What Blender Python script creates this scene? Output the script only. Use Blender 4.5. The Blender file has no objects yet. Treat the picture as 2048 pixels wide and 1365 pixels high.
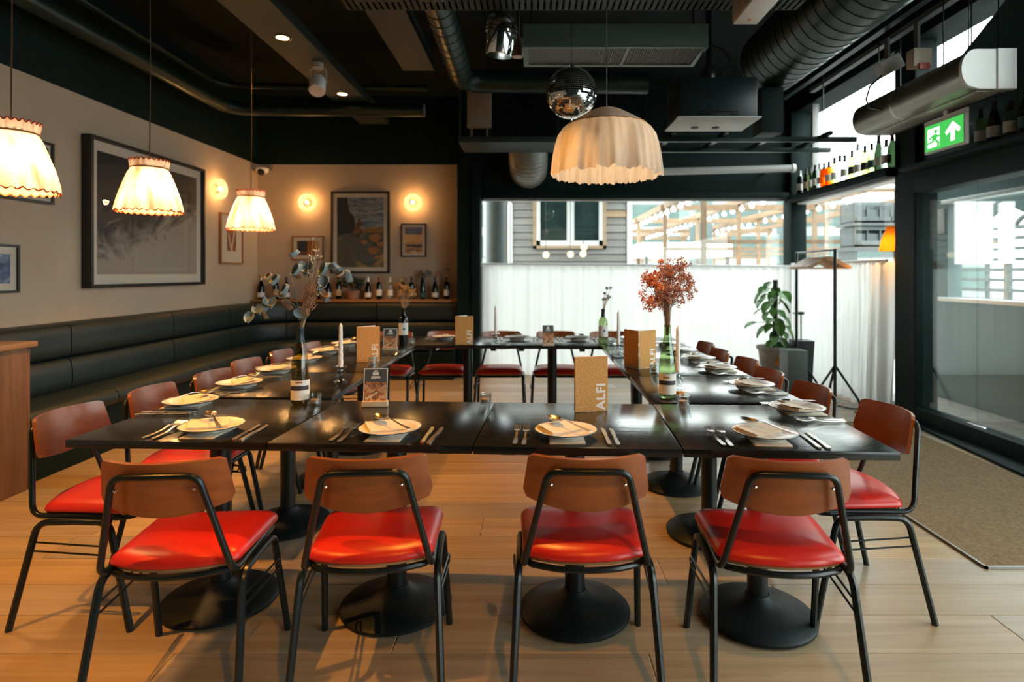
import bpy, bmesh, math, random
from mathutils import Vector, Matrix

random.seed(7)
sc = bpy.context.scene
col = sc.collection
PI = math.pi

# ------------------------------------------------------------------ camera, world, exposure
F, CX, CY, CH = 1180.0, 1066.0, 547.0, 1.34          # focal length (px of 2048), principal point, eye height
cam_d = bpy.data.cameras.new('camera')
cam = bpy.data.objects.new('camera', cam_d)
col.objects.link(cam)
cam.location = (0, 0, CH)
cam.rotation_euler = (PI / 2, 0, 0)
cam_d.sensor_width = 36.0
cam_d.lens = F / 2048 * 36
cam_d.shift_x = -(CX - 1024) / 2048
cam_d.shift_y = (CY - 682.5) / 2048
cam_d.clip_start = 0.05
cam_d.clip_end = 200
cam_d.dof.use_dof = True
cam_d.dof.focus_distance = 2.5
cam_d.dof.aperture_fstop = 2.0
sc.camera = cam

vs = sc.view_settings
vs.view_transform = 'Standard'
vs.look = 'None'
vs.gamma = 1.0
vs.use_curve_mapping = False
vs.exposure = 0.28

world = bpy.data.worlds.new('overcast_sky')
sc.world = world
world.use_nodes = True
bg = world.node_tree.nodes['Background']
bg.inputs[0].default_value = (0.92, 0.99, 1.0, 1)     # even, overcast
bg.inputs[1].default_value = 7.8
sc.cycles.max_bounces = 10
sc.cycles.transparent_max_bounces = 24
sc.cycles.sample_clamp_indirect = 6.0
sc.cycles.caustics_reflective = False
sc.cycles.caustics_refractive = False
sc.cycles.use_denoising = True

LAMP = (1.0, 0.50, 0.17)                              # tungsten
E_PENDANT, E_BIG, E_SCONCE, E_SPOT = 66.0, 14.0, 52.0, 170.0


def portal(loc, rot, sx, sy):
    l = bpy.data.lights.new('window_portal', 'AREA')
    l.shape = 'RECTANGLE'
    l.size, l.size_y = sx, sy
    l.cycles.is_portal = True
    o = bpy.data.objects.new('window_portal', l)
    col.objects.link(o)
    o.location, o.rotation_euler = loc, rot


portal((1.36, 7.98, 1.2), (PI / 2, 0, PI), 4.1, 2.3)
portal((3.62, 6.7, 1.75), (PI / 2, 0, PI / 2), 2.2, 3.4)
portal((3.66, 0.0, 1.1), (PI / 2, 0, PI / 2), 5.6, 2.0)
portal((3.66, 2.35, 3.1), (PI / 2, 0, PI / 2), 2.5, 0.9)


def pt(px, py, Y):
    """world point at depth Y seen at photo pixel (px, py)"""
    return ((px - CX) / F * Y, Y, CH + (CY - py) / F * Y)


# ------------------------------------------------------------------ materials
MATS = {}


def new_mat(name):
    m = bpy.data.materials.new(name)
    m.use_nodes = True
    nt = m.node_tree
    for n in list(nt.nodes):
        nt.nodes.remove(n)
    out = nt.nodes.new('ShaderNodeOutputMaterial')
    return m, nt, out


def N(nt, t, **kw):
    n = nt.nodes.new(t)
    for k, v in kw.items():
        if k.startswith('i_'):
            n.inputs[k[2:].replace('_', ' ')].default_value = v
        else:
            setattr(n, k, v)
    return n


def ramp(nt, stops):
    r = nt.nodes.new('ShaderNodeValToRGB')
    e = r.color_ramp.elements
    while len(e) < len(stops):
        e.new(0.5)
    for k, (p, c) in enumerate(stops):
        e[k].position = p
        e[k].color = (*c, 1)
    return r


def pbr(name, color, rough=0.5, metal=0.0, var=0.12, scale=8.0, stretch=(1, 1, 1), bump=0.0, bscale=None,
        coat=0.0, emit=None, estr=0.0, spec=0.5, rnd=0.0, sheen=0.0, subsurf=0.0):
    """principled material: colour with noise variation, optional bump and per-object tint"""
    if name in MATS:
        return MATS[name]
    m, nt, out = new_mat(name)
    L = nt.links
    b = N(nt, 'ShaderNodeBsdfPrincipled')
    b.inputs['Roughness'].default_value = rough
    b.inputs['Metallic'].default_value = metal
    b.inputs['Specular IOR Level'].default_value = spec
    b.inputs['Coat Weight'].default_value = coat
    b.inputs['Coat Roughness'].default_value = 0.15
    b.inputs['Sheen Weight'].default_value = sheen
    tc = N(nt, 'ShaderNodeTexCoord')
    mp = N(nt, 'ShaderNodeMapping')
    mp.inputs['Scale'].default_value = stretch
    L.new(tc.outputs['Object'], mp.inputs['Vector'])
    vec = mp.outputs['Vector']
    if rnd:
        oi = N(nt, 'ShaderNodeObjectInfo')
        mul = N(nt, 'ShaderNodeMath', operation='MULTIPLY')
        mul.inputs[1].default_value = 37.0
        L.new(oi.outputs['Random'], mul.inputs[0])
        add = N(nt, 'ShaderNodeVectorMath', operation='ADD')
        L.new(vec, add.inputs[0])
        L.new(mul.outputs[0], add.inputs[1])
        vec = add.outputs[0]
    nz = N(nt, 'ShaderNodeTexNoise')
    nz.inputs['Scale'].default_value = scale
    nz.inputs['Detail'].default_value = 6
    nz.inputs['Roughness'].default_value = 0.6
    L.new(vec, nz.inputs['Vector'])
    lo = tuple(c * (1 - var) for c in color)
    hi = tuple(min(1, c * (1 + var)) for c in color)
    r = ramp(nt, [(0.3, lo), (0.7, hi)])
    L.new(nz.outputs['Fac'], r.inputs['Fac'])
    c_out = r.outputs['Color']
    if rnd:
        hs = N(nt, 'ShaderNodeHueSaturation')
        mr = N(nt, 'ShaderNodeMapRange')
        mr.inputs['To Min'].default_value = 1 - rnd
        mr.inputs['To Max'].default_value = 1 + rnd
        L.new(oi.outputs['Random'], mr.inputs['Value'])
        L.new(mr.outputs['Result'], hs.inputs['Value'])
        L.new(c_out, hs.inputs['Color'])
        c_out = hs.outputs['Color']
    L.new(c_out, b.inputs['Base Color'])
    if bump:
        bn = N(nt, 'ShaderNodeTexNoise')
        bn.inputs['Scale'].default_value = bscale or scale * 6
        bn.inputs['Detail'].default_value = 4
        L.new(vec, bn.inputs['Vector'])
        bp = N(nt, 'ShaderNodeBump')
        bp.inputs['Strength'].default_value = bump
        bp.inputs['Distance'].default_value = 0.004
        L.new(bn.outputs['Fac'], bp.inputs['Height'])
        L.new(bp.outputs['Normal'], b.inputs['Normal'])
    if emit:
        b.inputs['Emission Color'].default_value = (*emit, 1)
        b.inputs['Emission Strength'].default_value = estr
    L.new(b.outputs['BSDF'], out.inputs['Surface'])
    MATS[name] = m
    return m


def wood(name, dark, light, axis=0, scale=3.0, rough=0.45, rnd=0.12, coat=0.0, bump=0.15, sat=0.0):
    """long-grained wood, the grain along one local axis"""
    if name in MATS:
        return MATS[name]
    m, nt, out = new_mat(name)
    L = nt.links
    tc = N(nt, 'ShaderNodeTexCoord')
    oi = N(nt, 'ShaderNodeObjectInfo')
    mul = N(nt, 'ShaderNodeMath', operation='MULTIPLY')
    mul.inputs[1].default_value = 53.0
    L.new(oi.outputs['Random'], mul.inputs[0])
    add = N(nt, 'ShaderNodeVectorMath', operation='ADD')
    L.new(tc.outputs['Object'], add.inputs[0])
    L.new(mul.outputs[0], add.inputs[1])
    mp = N(nt, 'ShaderNodeMapping')
    s = [9.0, 9.0, 9.0]
    s[axis] = 0.7
    mp.inputs['Scale'].default_value = s
    L.new(add.outputs[0], mp.inputs['Vector'])
    nz = N(nt, 'ShaderNodeTexNoise')
    nz.inputs['Scale'].default_value = scale
    nz.inputs['Detail'].default_value = 8
    nz.inputs['Roughness'].default_value = 0.65
    nz.inputs['Distortion'].default_value = 0.6
    L.new(mp.outputs['Vector'], nz.inputs['Vector'])
    r = ramp(nt, [(0.28, dark), (0.72, light)])
    L.new(nz.outputs['Fac'], r.inputs['Fac'])
    hs = N(nt, 'ShaderNodeHueSaturation')
    for sock, amt, seed in (('Value', rnd, 1.0), ('Saturation', sat, 7.3)):
        if not amt:
            continue
        wn = N(nt, 'ShaderNodeTexWhiteNoise', noise_dimensions='1D')
        ad = N(nt, 'ShaderNodeMath', operation='ADD')
        ad.inputs[1].default_value = seed
        L.new(oi.outputs['Random'], ad.inputs[0])
        L.new(ad.outputs[0], wn.inputs['W'])
        mr = N(nt, 'ShaderNodeMapRange')
        mr.inputs['To Min'].default_value = 1 - amt
        mr.inputs['To Max'].default_value = 1 + amt
        L.new(wn.outputs['Value'], mr.inputs['Value'])
        L.new(mr.outputs['Result'], hs.inputs[sock])
    L.new(r.outputs['Color'], hs.inputs['Color'])
    b = N(nt, 'ShaderNodeBsdfPrincipled')
    b.inputs['Roughness'].default_value = rough
    b.inputs['Coat Weight'].default_value = coat
    b.inputs['Coat Roughness'].default_value = 0.2
    L.new(hs.outputs['Color'], b.inputs['Base Color'])
    if bump:
        bp = N(nt, 'ShaderNodeBump')
        bp.inputs['Strength'].default_value = bump
        bp.inputs['Distance'].default_value = 0.003
        L.new(nz.outputs['Fac'], bp.inputs['Height'])
        L.new(bp.outputs['Normal'], b.inputs['Normal'])
    L.new(b.outputs['BSDF'], out.inputs['Surface'])
    MATS[name] = m
    return m


def glass(name, tint=(1, 1, 1), rough=0.0, refl=1.0, ior=1.45):
    """thin glass: tinted see-through with Fresnel reflection"""
    if name in MATS:
        return MATS[name]
    m, nt, out = new_mat(name)
    L = nt.links
    tr = N(nt, 'ShaderNodeBsdfTransparent')
    tr.inputs['Color'].default_value = (*tint, 1)
    gl = N(nt, 'ShaderNodeBsdfGlossy')
    gl.inputs['Roughness'].default_value = rough
    gl.inputs['Color'].default_value = (refl, refl, refl, 1)
    ge = N(nt, 'ShaderNodeNewGeometry')
    mr = N(nt, 'ShaderNodeMapRange')
    mr.inputs['To Min'].default_value = ior
    mr.inputs['To Max'].default_value = 1 / ior
    L.new(ge.outputs['Backfacing'], mr.inputs['Value'])
    fr = N(nt, 'ShaderNodeFresnel')
    L.new(mr.outputs['Result'], fr.inputs['IOR'])
    mx = N(nt, 'ShaderNodeMixShader')
    L.new(fr.outputs['Fac'], mx.inputs['Fac'])
    L.new(tr.outputs[0], mx.inputs[1])
    L.new(gl.outputs[0], mx.inputs[2])
    L.new(mx.outputs[0], out.inputs['Surface'])
    MATS[name] = m
    return m


def cloth(name, color, trans, through=0.0, tcol=None, streak=None, fine=38.0):
    """thin cloth: diffuse and translucent, optionally see-through weave; noise in the weave"""
    if name in MATS:
        return MATS[name]
    m, nt, out = new_mat(name)
    L = nt.links
    tc = N(nt, 'ShaderNodeTexCoord')
    nz = N(nt, 'ShaderNodeTexNoise')
    nz.inputs['Scale'].default_value = 30
    L.new(tc.outputs['Object'], nz.inputs['Vector'])
    r = ramp(nt, [(0.3, tuple(c * 0.92 for c in color)), (0.7, color)])
    L.new(nz.outputs['Fac'], r.inputs['Fac'])
    d = N(nt, 'ShaderNodeBsdfDiffuse')
    L.new(r.outputs['Color'], d.inputs['Color'])
    t = N(nt, 'ShaderNodeBsdfTranslucent')
    t.inputs['Color'].default_value = (*(tcol or color), 1)
    if streak:                                        # gathered cloth lies denser in upright folds
        mp = N(nt, 'ShaderNodeMapping')
        mp.inputs['Scale'].default_value = (fine, fine, 2.0)
        L.new(tc.outputs['Object'], mp.inputs['Vector'])
        n2 = N(nt, 'ShaderNodeTexNoise')
        n2.inputs['Scale'].default_value = 1.0
        n2.inputs['Detail'].default_value = 3
        L.new(mp.outputs['Vector'], n2.inputs['Vector'])
        r2 = ramp(nt, [(0.36, streak), (0.62, tcol or color)])
        L.new(n2.outputs['Fac'], r2.inputs['Fac'])
        L.new(r2.outputs['Color'], t.inputs['Color'])
    mx = N(nt, 'ShaderNodeMixShader')
    mx.inputs['Fac'].default_value = trans
    L.new(d.outputs[0], mx.inputs[1])
    L.new(t.outputs[0], mx.inputs[2])
    res = mx.outputs[0]
    if through:
        tr = N(nt, 'ShaderNodeBsdfTransparent')
        m2 = N(nt, 'ShaderNodeMixShader')
        m2.inputs['Fac'].default_value = through
        L.new(res, m2.inputs[1])
        L.new(tr.outputs[0], m2.inputs[2])
        res = m2.outputs[0]
    L.new(res, out.inputs['Surface'])
    MATS[name] = m
    return m


def glow(name, color, strength):
    if name in MATS:
        return MATS[name]
    m, nt, out = new_mat(name)
    tc = N(nt, 'ShaderNodeTexCoord')
    nz = N(nt, 'ShaderNodeTexNoise')
    nz.inputs['Scale'].default_value = 5
    nt.links.new(tc.outputs['Object'], nz.inputs['Vector'])
    r = ramp(nt, [(0.2, tuple(c * 0.93 for c in color)), (0.8, color)])
    nt.links.new(nz.outputs['Fac'], r.inputs['Fac'])
    e = N(nt, 'ShaderNodeEmission')
    e.inputs['Strength'].default_value = strength
    nt.links.new(r.outputs['Color'], e.inputs['Color'])
    nt.links.new(e.outputs[0], out.inputs['Surface'])
    MATS[name] = m
    return m


def art(name, kind):
    """printed pictures, procedural"""
    m, nt, out = new_mat(name)
    L = nt.links
    tc = N(nt, 'ShaderNodeTexCoord')
    g = tc.outputs['Generated']
    b = N(nt, 'ShaderNodeBsdfPrincipled')
    b.inputs['Roughness'].default_value = 0.6
    nz = N(nt, 'ShaderNodeTexNoise')
    nz.inputs['Detail'].default_value = 8
    sep = N(nt, 'ShaderNodeSeparateXYZ')
    if kind == 'swirl':
        nz.inputs['Scale'].default_value = 3.0
        nz.inputs['Distortion'].default_value = 3.5
        L.new(g, nz.inputs['Vector'])
        L.new(g, sep.inputs[0])
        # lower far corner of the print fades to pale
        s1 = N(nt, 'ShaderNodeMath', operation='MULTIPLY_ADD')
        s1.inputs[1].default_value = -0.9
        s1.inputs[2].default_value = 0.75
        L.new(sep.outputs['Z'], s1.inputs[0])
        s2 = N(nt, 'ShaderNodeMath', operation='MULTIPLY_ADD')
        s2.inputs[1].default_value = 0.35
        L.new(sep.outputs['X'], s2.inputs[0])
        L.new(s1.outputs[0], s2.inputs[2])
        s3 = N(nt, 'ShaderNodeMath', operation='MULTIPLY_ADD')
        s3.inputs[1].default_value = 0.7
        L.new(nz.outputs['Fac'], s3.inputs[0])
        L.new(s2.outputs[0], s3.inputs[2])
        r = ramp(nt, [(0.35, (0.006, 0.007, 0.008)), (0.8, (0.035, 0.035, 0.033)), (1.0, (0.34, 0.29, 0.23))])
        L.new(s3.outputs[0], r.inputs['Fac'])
    else:
        stops = {
            'river': [(0.3, (0.02, 0.025, 0.02)), (0.48, (0.10, 0.10, 0.08)), (0.6, (0.30, 0.17, 0.06)), (0.8, (0.45, 0.33, 0.2))],
            'sunset': [(0.3, (0.06, 0.06, 0.10)), (0.5, (0.62, 0.30, 0.12)), (0.75, (0.75, 0.6, 0.42))],
            'rust': [(0.3, (0.02, 0.02, 0.03)), (0.5, (0.25, 0.07, 0.02)), (0.75, (0.55, 0.22, 0.08))],
            'blue': [(0.3, (0.02, 0.04, 0.10)), (0.6, (0.10, 0.16, 0.30)), (0.8, (0.5, 0.55, 0.6))],
            'night': [(0.3, (0.01, 0.02, 0.025)), (0.65, (0.03, 0.05, 0.06)), (0.9, (0.3, 0.22, 0.12))],
            'sky': [(0.35, (0.07, 0.12, 0.19)), (0.65, (0.36, 0.38, 0.37))],
            'food': [(0.35, (0.05, 0.05, 0.05)), (0.5, (0.45, 0.16, 0.05)), (0.62, (0.62, 0.36, 0.17)), (0.8, (0.75, 0.62, 0.48))],
        }[kind]
        nz.inputs['Scale'].default_value = {'food': 5.0, 'sky': 4.0}.get(kind, 3.2)
        nz.inputs['Distortion'].default_value = 1.2
        mp = N(nt, 'ShaderNodeMapping')
        mp.inputs['Scale'].default_value = (1, 1, 2.6) if kind in ('sky', 'sunset') else (1, 1, 1)
        L.new(g, mp.inputs['Vector'])
        L.new(mp.outputs['Vector'], nz.inputs['Vector'])
        r = ramp(nt, stops)
        L.new(nz.outputs['Fac'], r.inputs['Fac'])
    L.new(r.outputs['Color'], b.inputs['Base Color'])
    L.new(b.outputs['BSDF'], out.inputs['Surface'])
    return m


# ------------------------------------------------------------------ mesh building
class B:
    def __init__(s):
        s.v, s.f = [], []

    def add(s, vs_, fs):
        o = len(s.v)
        s.v += [tuple(p) for p in vs_]
        s.f += [tuple(i + o for i in q) for q in fs]
        return s

    def box(s, x0, x1, y0, y1, z0, z1):
        return s.add([(x0, y0, z0), (x1, y0, z0), (x1, y1, z0), (x0, y1, z0), (x0, y0, z1), (x1, y0, z1), (x1, y1, z1), (x0, y1, z1)],
                     [(0, 3, 2, 1), (4, 5, 6, 7), (0, 1, 5, 4), (1, 2, 6, 5), (2, 3, 7, 6), (3, 0, 4, 7)])

    def bbox(s, x0, x1, y0, y1, z0, z1, r=0.005, seg=2):
        bm = bmesh.new()
        bmesh.ops.create_cube(bm, size=1)
        for v in bm.verts:
            v.co = Vector(((x0 + x1) / 2 + v.co.x * (x1 - x0), (y0 + y1) / 2 + v.co.y * (y1 - y0), (z0 + z1) / 2 + v.co.z * (z1 - z0)))
        bmesh.ops.bevel(bm, geom=list(bm.edges), offset=r, segments=seg, profile=0.6, affect='EDGES')
        return s.from_bm(bm)

    def from_bm(s, bm):
        bm.verts.index_update()
        s.add([v.co[:] for v in bm.verts], [tuple(v.index for v in f.verts) for f in bm.faces])
        bm.free()
        return s

    def tube(s, pts, r, n=8, closed=False, r2=None):
        pts = [Vector(p) for p in pts]
        m = len(pts)
        t0 = (pts[1] - pts[0]).normalized()
        up = Vector((0, 0, 1)) if abs(t0.z) < 0.9 else Vector((1, 0, 0))
        a = t0.cross(up).normalized()
        vs_, rings = [], []
        prev = t0
        for i, p in enumerate(pts):
            if closed:
                t = (pts[(i + 1) % m] - pts[i - 1]).normalized()
            else:
                t = ((pts[i + 1] if i < m - 1 else p) - (pts[i - 1] if i else p)).normalized()
            ax = prev.cross(t)
            if ax.length > 1e-6:
                a = Matrix.Rotation(prev.angle(t), 3, ax.normalized()) @ a
            prev = t
            a = (a - t * a.dot(t)).normalized()
            bb = t.cross(a)
            rr = r if r2 is None else r + (r2 - r) * i / (m - 1)
            if isinstance(r, (list, tuple)):
                rr = r[i]
            for k in range(n):
                w = 2 * PI * k / n
                vs_.append(p + (a * math.cos(w) + bb * math.sin(w)) * rr)
        fs = []
        for i in range(m if closed else m - 1):
            j = (i + 1) % m
            for k in range(n):
                l = (k + 1) % n
                fs.append((i * n + k, i * n + l, j * n + l, j * n + k))
        if not closed:
            fs.append(tuple(range(n))[::-1])
            fs.append(tuple((m - 1) * n + k for k in range(n)))
        return s.add(vs_, fs)

    def lathe(s, prof, n=24, c=(0, 0, 0), mod=None, cap=True):
        """prof: list of (r, z) from bottom to top; mod(theta, i) scales the radius"""
        vs_, fs = [], []
        for i, (r, z) in enumerate(prof):
            for k in range(n):
                w = 2 * PI * k / n
                q = r * (mod(w, i) if mod else 1)
                vs_.append((c[0] + q * math.cos(w), c[1] + q * math.sin(w), c[2] + z))
        for i in range(len(prof) - 1):
            for k in range(n):
                l = (k + 1) % n
                fs.append((i * n + k, i * n + l, (i + 1) * n + l, (i + 1) * n + k))
        if cap:
            fs.append(tuple(range(n))[::-1])
            fs.append(tuple((len(prof) - 1) * n + k for k in range(n)))
        return s.add(vs_, fs)

    def prism(s, poly, h0, h1, axis='z'):
        """2D polygon extruded along an axis: z (x,y), y (x,z), x (y,z)"""
        n = len(poly)
        mk = {'z': lambda p, h: (p[0], p[1], h), 'y': lambda p, h: (p[0], h, p[1]), 'x': lambda p, h: (h, p[0], p[1])}[axis]
        vs_ = [mk(p, h0) for p in poly] + [mk(p, h1) for p in poly]
        fs = [tuple(range(n))[::-1], tuple(range(n, 2 * n))] + [(i, (i + 1) % n, n + (i + 1) % n, n + i) for i in range(n)]
        return s.add(vs_, fs)

    def sphere(s, c, r, n=16, m=10, sz=1.0):
        vs_ = [(c[0], c[1], c[2] - r * sz)]
        for i in range(1, m):
            w = PI * i / m
            for k in range(n):
                a = 2 * PI * k / n
                vs_.append((c[0] + r * math.sin(w) * math.cos(a), c[1] + r * math.sin(w) * math.sin(a), c[2] - r * sz * math.cos(w)))
        vs_.append((c[0], c[1], c[2] + r * sz))
        fs = [(0, 1 + (k + 1) % n, 1 + k) for k in range(n)]
        for i in range(m - 2):
            for k in range(n):
                l = (k + 1) % n
                fs.append((1 + i * n + k, 1 + i * n + l, 1 + (i + 1) * n + l, 1 + (i + 1) * n + k))
        t = len(vs_) - 1
        o = 1 + (m - 2) * n
        fs += [(t, o + k, o + (k + 1) % n) for k in range(n)]
        return s.add(vs_, fs)

    def sheet(s, fn, nu, nv, th, nrm=None):
        """surface fn(u,v) with thickness th along nrm(u,v) (or +y)"""
        A, C = [], []
        for j in range(nv + 1):
            for i in range(nu + 1):
                p = Vector(fn(i / nu, j / nv))
                d = Vector(nrm(i / nu, j / nv)) if nrm else Vector((0, 1, 0))
                A.append(p)
                C.append(p + d * th)
        W = nu + 1
        o = len(A)
        fs = []
        for j in range(nv):
            for i in range(nu):
                a, b, c, d = j * W + i, j * W + i + 1, (j + 1) * W + i + 1, (j + 1) * W + i
                fs.append((a, b, c, d))
                fs.append((o + d, o + c, o + b, o + a))
        for i in range(nu):
            fs.append((i + 1, i, o + i, o + i + 1))
            a = nv * W + i
            fs.append((a, a + 1, o + a + 1, o + a))
        for j in range(nv):
            a = j * W
            fs.append((a, a + W, o + a + W, o + a))
            a = j * W + nu
            fs.append((a + W, a, o + a, o + a + W))
        return s.add(A + C, fs)

    def sweep(s, path, prof, closed_prof=True):
        """profile (d, z) swept along a 2D path, d measured to the left of travel"""
        P = [Vector((p[0], p[1])) for p in path]
        m, n = len(P), len(prof)
        vs_ = []
        for i, p in enumerate(P):
            d0 = (P[i] - P[i - 1]).normalized() if i else (P[1] - P[0]).normalized()
            d1 = (P[i + 1] - P[i]).normalized() if i < m - 1 else d0
            n0, n1 = Vector((-d0.y, d0.x)), Vector((-d1.y, d1.x))
            nn = (n0 + n1).normalized()
            nn /= max(0.3, nn.dot(n0))
            for d, z in prof:
                vs_.append((p.x + nn.x * d, p.y + nn.y * d, z))
        fs = []
        for i in range(m - 1):
            for k in range(n):
                l = (k + 1) % n
                fs.append((i * n + k, (i + 1) * n + k, (i + 1) * n + l, i * n + l))
        fs.append(tuple(range(n)))
        fs.append(tuple((m - 1) * n + k for k in range(n))[::-1])
        return s.add(vs_, fs)

    def xf(s, M):
        s.v = [tuple(M @ Vector(p)) for p in s.v]
        return s

    def mesh(s, name, mat, smooth=0.7):
        me = bpy.data.meshes.new(name)
        me.from_pydata(s.v, [], s.f)
        bm = bmesh.new()
        bm.from_mesh(me)
        bmesh.ops.recalc_face_normals(bm, faces=bm.faces)
        bm.to_mesh(me)
        bm.free()
        me.materials.append(mat)
        if smooth:
            me.shade_smooth()
            me.set_sharp_from_angle(angle=smooth)
        me.update()
        return me


def fillet(pts, r, n=5, closed=False):
    """rounds the corners of a polyline; r is one radius or one for each point"""
    pts = [Vector(p) for p in pts]
    m = len(pts)
    out = []
    for i, p in enumerate(pts):
        if not closed and i in (0, m - 1):
            out.append(p)
            continue
        a, c = pts[i - 1], pts[(i + 1) % m]
        rr = r[i] if isinstance(r, (list, tuple)) else r
        da, dc = (a - p), (c - p)
        la, lc = da.length, dc.length
        da.normalize()
        dc.normalize()
        ang = da.angle(dc)
        if ang > PI - 0.02 or rr <= 0:
            out.append(p)
            continue
        t = min(rr / math.tan(ang / 2), la * 0.49, lc * 0.49)
        p0, p1 = p + da * t, p + dc * t
        for k in range(n + 1):
            w = k / n
            out.append((p0 * (1 - w) + p * w) * (1 - w) + (p * (1 - w) + p1 * w) * w)
    return out


def obj(name, me, parent=None, loc=(0, 0, 0), rot=(0, 0, 0), scale=None):
    o = bpy.data.objects.new(name, me)
    col.objects.link(o)
    o.location, o.rotation_euler = loc, rot
    if scale:
        o.scale = scale
    if parent:
        o.parent = parent
    return o


def tag(o, label, cat=None, group=None, kind=None):
    o['label'] = label
    if cat:
        o['category'] = cat
    if group:
        o['group'] = group
    if kind:
        o['kind'] = kind
    return o


def thing(name, label, cat, loc=(0, 0, 0), rz=0.0, group=None):
    o = bpy.data.objects.new(name, None)
    col.objects.link(o)
    o.empty_display_size = 0.05
    o.location = loc
    o.rotation_euler = (0, 0, rz)
    return tag(o, label, cat, group)


def struct(name, b, mat, label, cat, smooth=0):
    return tag(obj(name, b.mesh(name, mat, smooth)), label, cat, kind='structure')


def place(parts, name, label, cat, loc, rz=0.0, group=None):
    """parts: list of (part name, mesh, index of parent part or None[, location[, rotation]])"""
    t = thing(name, label, cat, loc, rz, group)
    made = []
    for p in parts:
        l = p[3] if len(p) > 3 else (0, 0, 0)
        r = p[4] if len(p) > 4 else (0, 0, 0)
        made.append(obj(p[0], p[1], t if p[2] is None else made[p[2]], l, r))
    return t


def text_mesh(body, size, mat, extrude=0.0004, bold=0.0):
    cu = bpy.data.curves.new('text', 'FONT')
    cu.body = body
    cu.size = size
    cu.extrude = extrude
    cu.offset = bold
    cu.space_character = 1.10
    cu.align_x = 'CENTER'
    cu.align_y = 'CENTER'
    o = bpy.data.objects.new('text', cu)
    col.objects.link(o)
    dg = bpy.context.evaluated_depsgraph_get()
    me = bpy.data.meshes.new_from_object(o.evaluated_get(dg))
    bpy.data.objects.remove(o)
    bpy.data.curves.remove(cu)
    me.materials.clear()
    me.materials.append(mat)
    return me


def point_light(name, loc, energy, color, radius, parent=None):
    l = bpy.data.lights.new(name, 'POINT')
    l.energy, l.color, l.shadow_soft_size = energy, color, radius
    o = bpy.data.objects.new(name, l)
    col.objects.link(o)
    o.location = loc
    if parent:
        o.parent = parent
    return o


def spot_light(name, loc, target, energy, color, angle, blend, radius, parent=None):
    l = bpy.data.lights.new(name, 'SPOT')
    l.energy, l.color, l.spot_size, l.spot_blend, l.shadow_soft_size = energy, color, angle, blend, radius
    o = bpy.data.objects.new(name, l)
    col.objects.link(o)
    o.location = loc
    o.rotation_euler = (Vector(target) - Vector(loc)).to_track_quat('-Z', 'Y').to_euler()
    if parent:
        o.parent = parent
    return o


# palette
TEAL = pbr('dark_teal_paint', (0.0032, 0.012, 0.0105), 0.6, var=0.15, scale=3, spec=0.14)
TEAL2 = pbr('teal_wall_paint', (0.042, 0.088, 0.092), 0.5, var=0.1, scale=2)
BLACKC = pbr('black_ceiling_paint', (0.0018, 0.0055, 0.0042), 0.85, var=0.2, scale=2, spec=0.2)
CREAM = pbr('cream_plaster', (0.47, 0.37, 0.272), 0.85, var=0.04, scale=2.5, bump=0.08, bscale=30)
DUCTG = pbr('dark_green_duct', (0.009, 0.024, 0.018), 0.36, metal=0.2, var=0.15, scale=6, spec=0.35)
STEELB = pbr('black_steel', (0.0055, 0.011, 0.0115), 0.30, var=0.1, scale=20, spec=0.4)
IRON = pbr('black_cast_iron', (0.0045, 0.009, 0.009), 0.5, var=0.2, scale=30, bump=0.1, spec=0.3)
CHROME = pbr('chrome', (0.8, 0.8, 0.8), 0.08, metal=1.0, var=0.02)
CUTLERY = pbr('cutlery_steel', (0.70, 0.66, 0.60), 0.27, metal=1.0, var=0.05, scale=40)
PLASTW = pbr('white_plastic', (0.72, 0.72, 0.70), 0.45, var=0.03)
PLASTG = pbr('grey_plastic', (0.38, 0.38, 0.36), 0.5, var=0.05)
RED = pbr('red_vinyl', (0.56, 0.020, 0.012), 0.33, var=0.10, scale=5, bump=0.05, bscale=300)
PLY = wood('varnished_plywood', (0.20, 0.050, 0.012), (0.34, 0.100, 0.026), axis=0, scale=2.2, rough=0.32, rnd=0.12, coat=0.25, bump=0.03)
PLYEDGE = wood('plywood_edge', (0.36, 0.15, 0.05), (0.50, 0.24, 0.09), axis=0, rough=0.5)
OAKB = wood('black_stained_oak', (0.006, 0.007, 0.007), (0.016, 0.018, 0.017), axis=0, scale=5, rough=0.17, rnd=0.1, bump=0.16)
LEATH = pbr('dark_green_leather', (0.0038, 0.0145, 0.0165), 0.5, var=0.15, scale=4, bump=0.1, bscale=120)
ENAMEL = pbr('white_enamel', (0.86, 0.86, 0.86), 0.22, var=0.02)
RIMB = pbr('dark_blue_enamel_rim', (0.02, 0.06, 0.07), 0.3, var=0.1)
PAPER = pbr('cream_paper', (0.80, 0.71, 0.58), 0.85, var=0.05, scale=20)
PAPERW = pbr('white_paper', (0.80, 0.79, 0.76), 0.8, var=0.03, scale=20)
CORK = pbr('cork_board', (0.60, 0.30, 0.09), 0.8, var=0.30, scale=140, bump=0.3, bscale=200)
PRINTW = pbr('white_print', (0.80, 0.77, 0.72), 0.6, var=0.02)
PRINTK = pbr('black_print', (0.02, 0.02, 0.022), 0.6, var=0.05)
WAX = pbr('white_wax', (0.84, 0.82, 0.78), 0.5, var=0.03)
GCLEAR = glass('clear_glass', (0.84, 0.88, 0.88), ior=2.0)
GPANE = glass('window_glass', (0.96, 0.985, 0.975))
GDOOR = glass('door_glass', (0.90, 0.94, 0.93), ior=1.6)
GPIC = glass('picture_glass', (0.98, 0.98, 0.98), ior=1.22)
BRASS = pbr('brass', (0.6, 0.38, 0.12), 0.3, metal=1.0)

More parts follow.
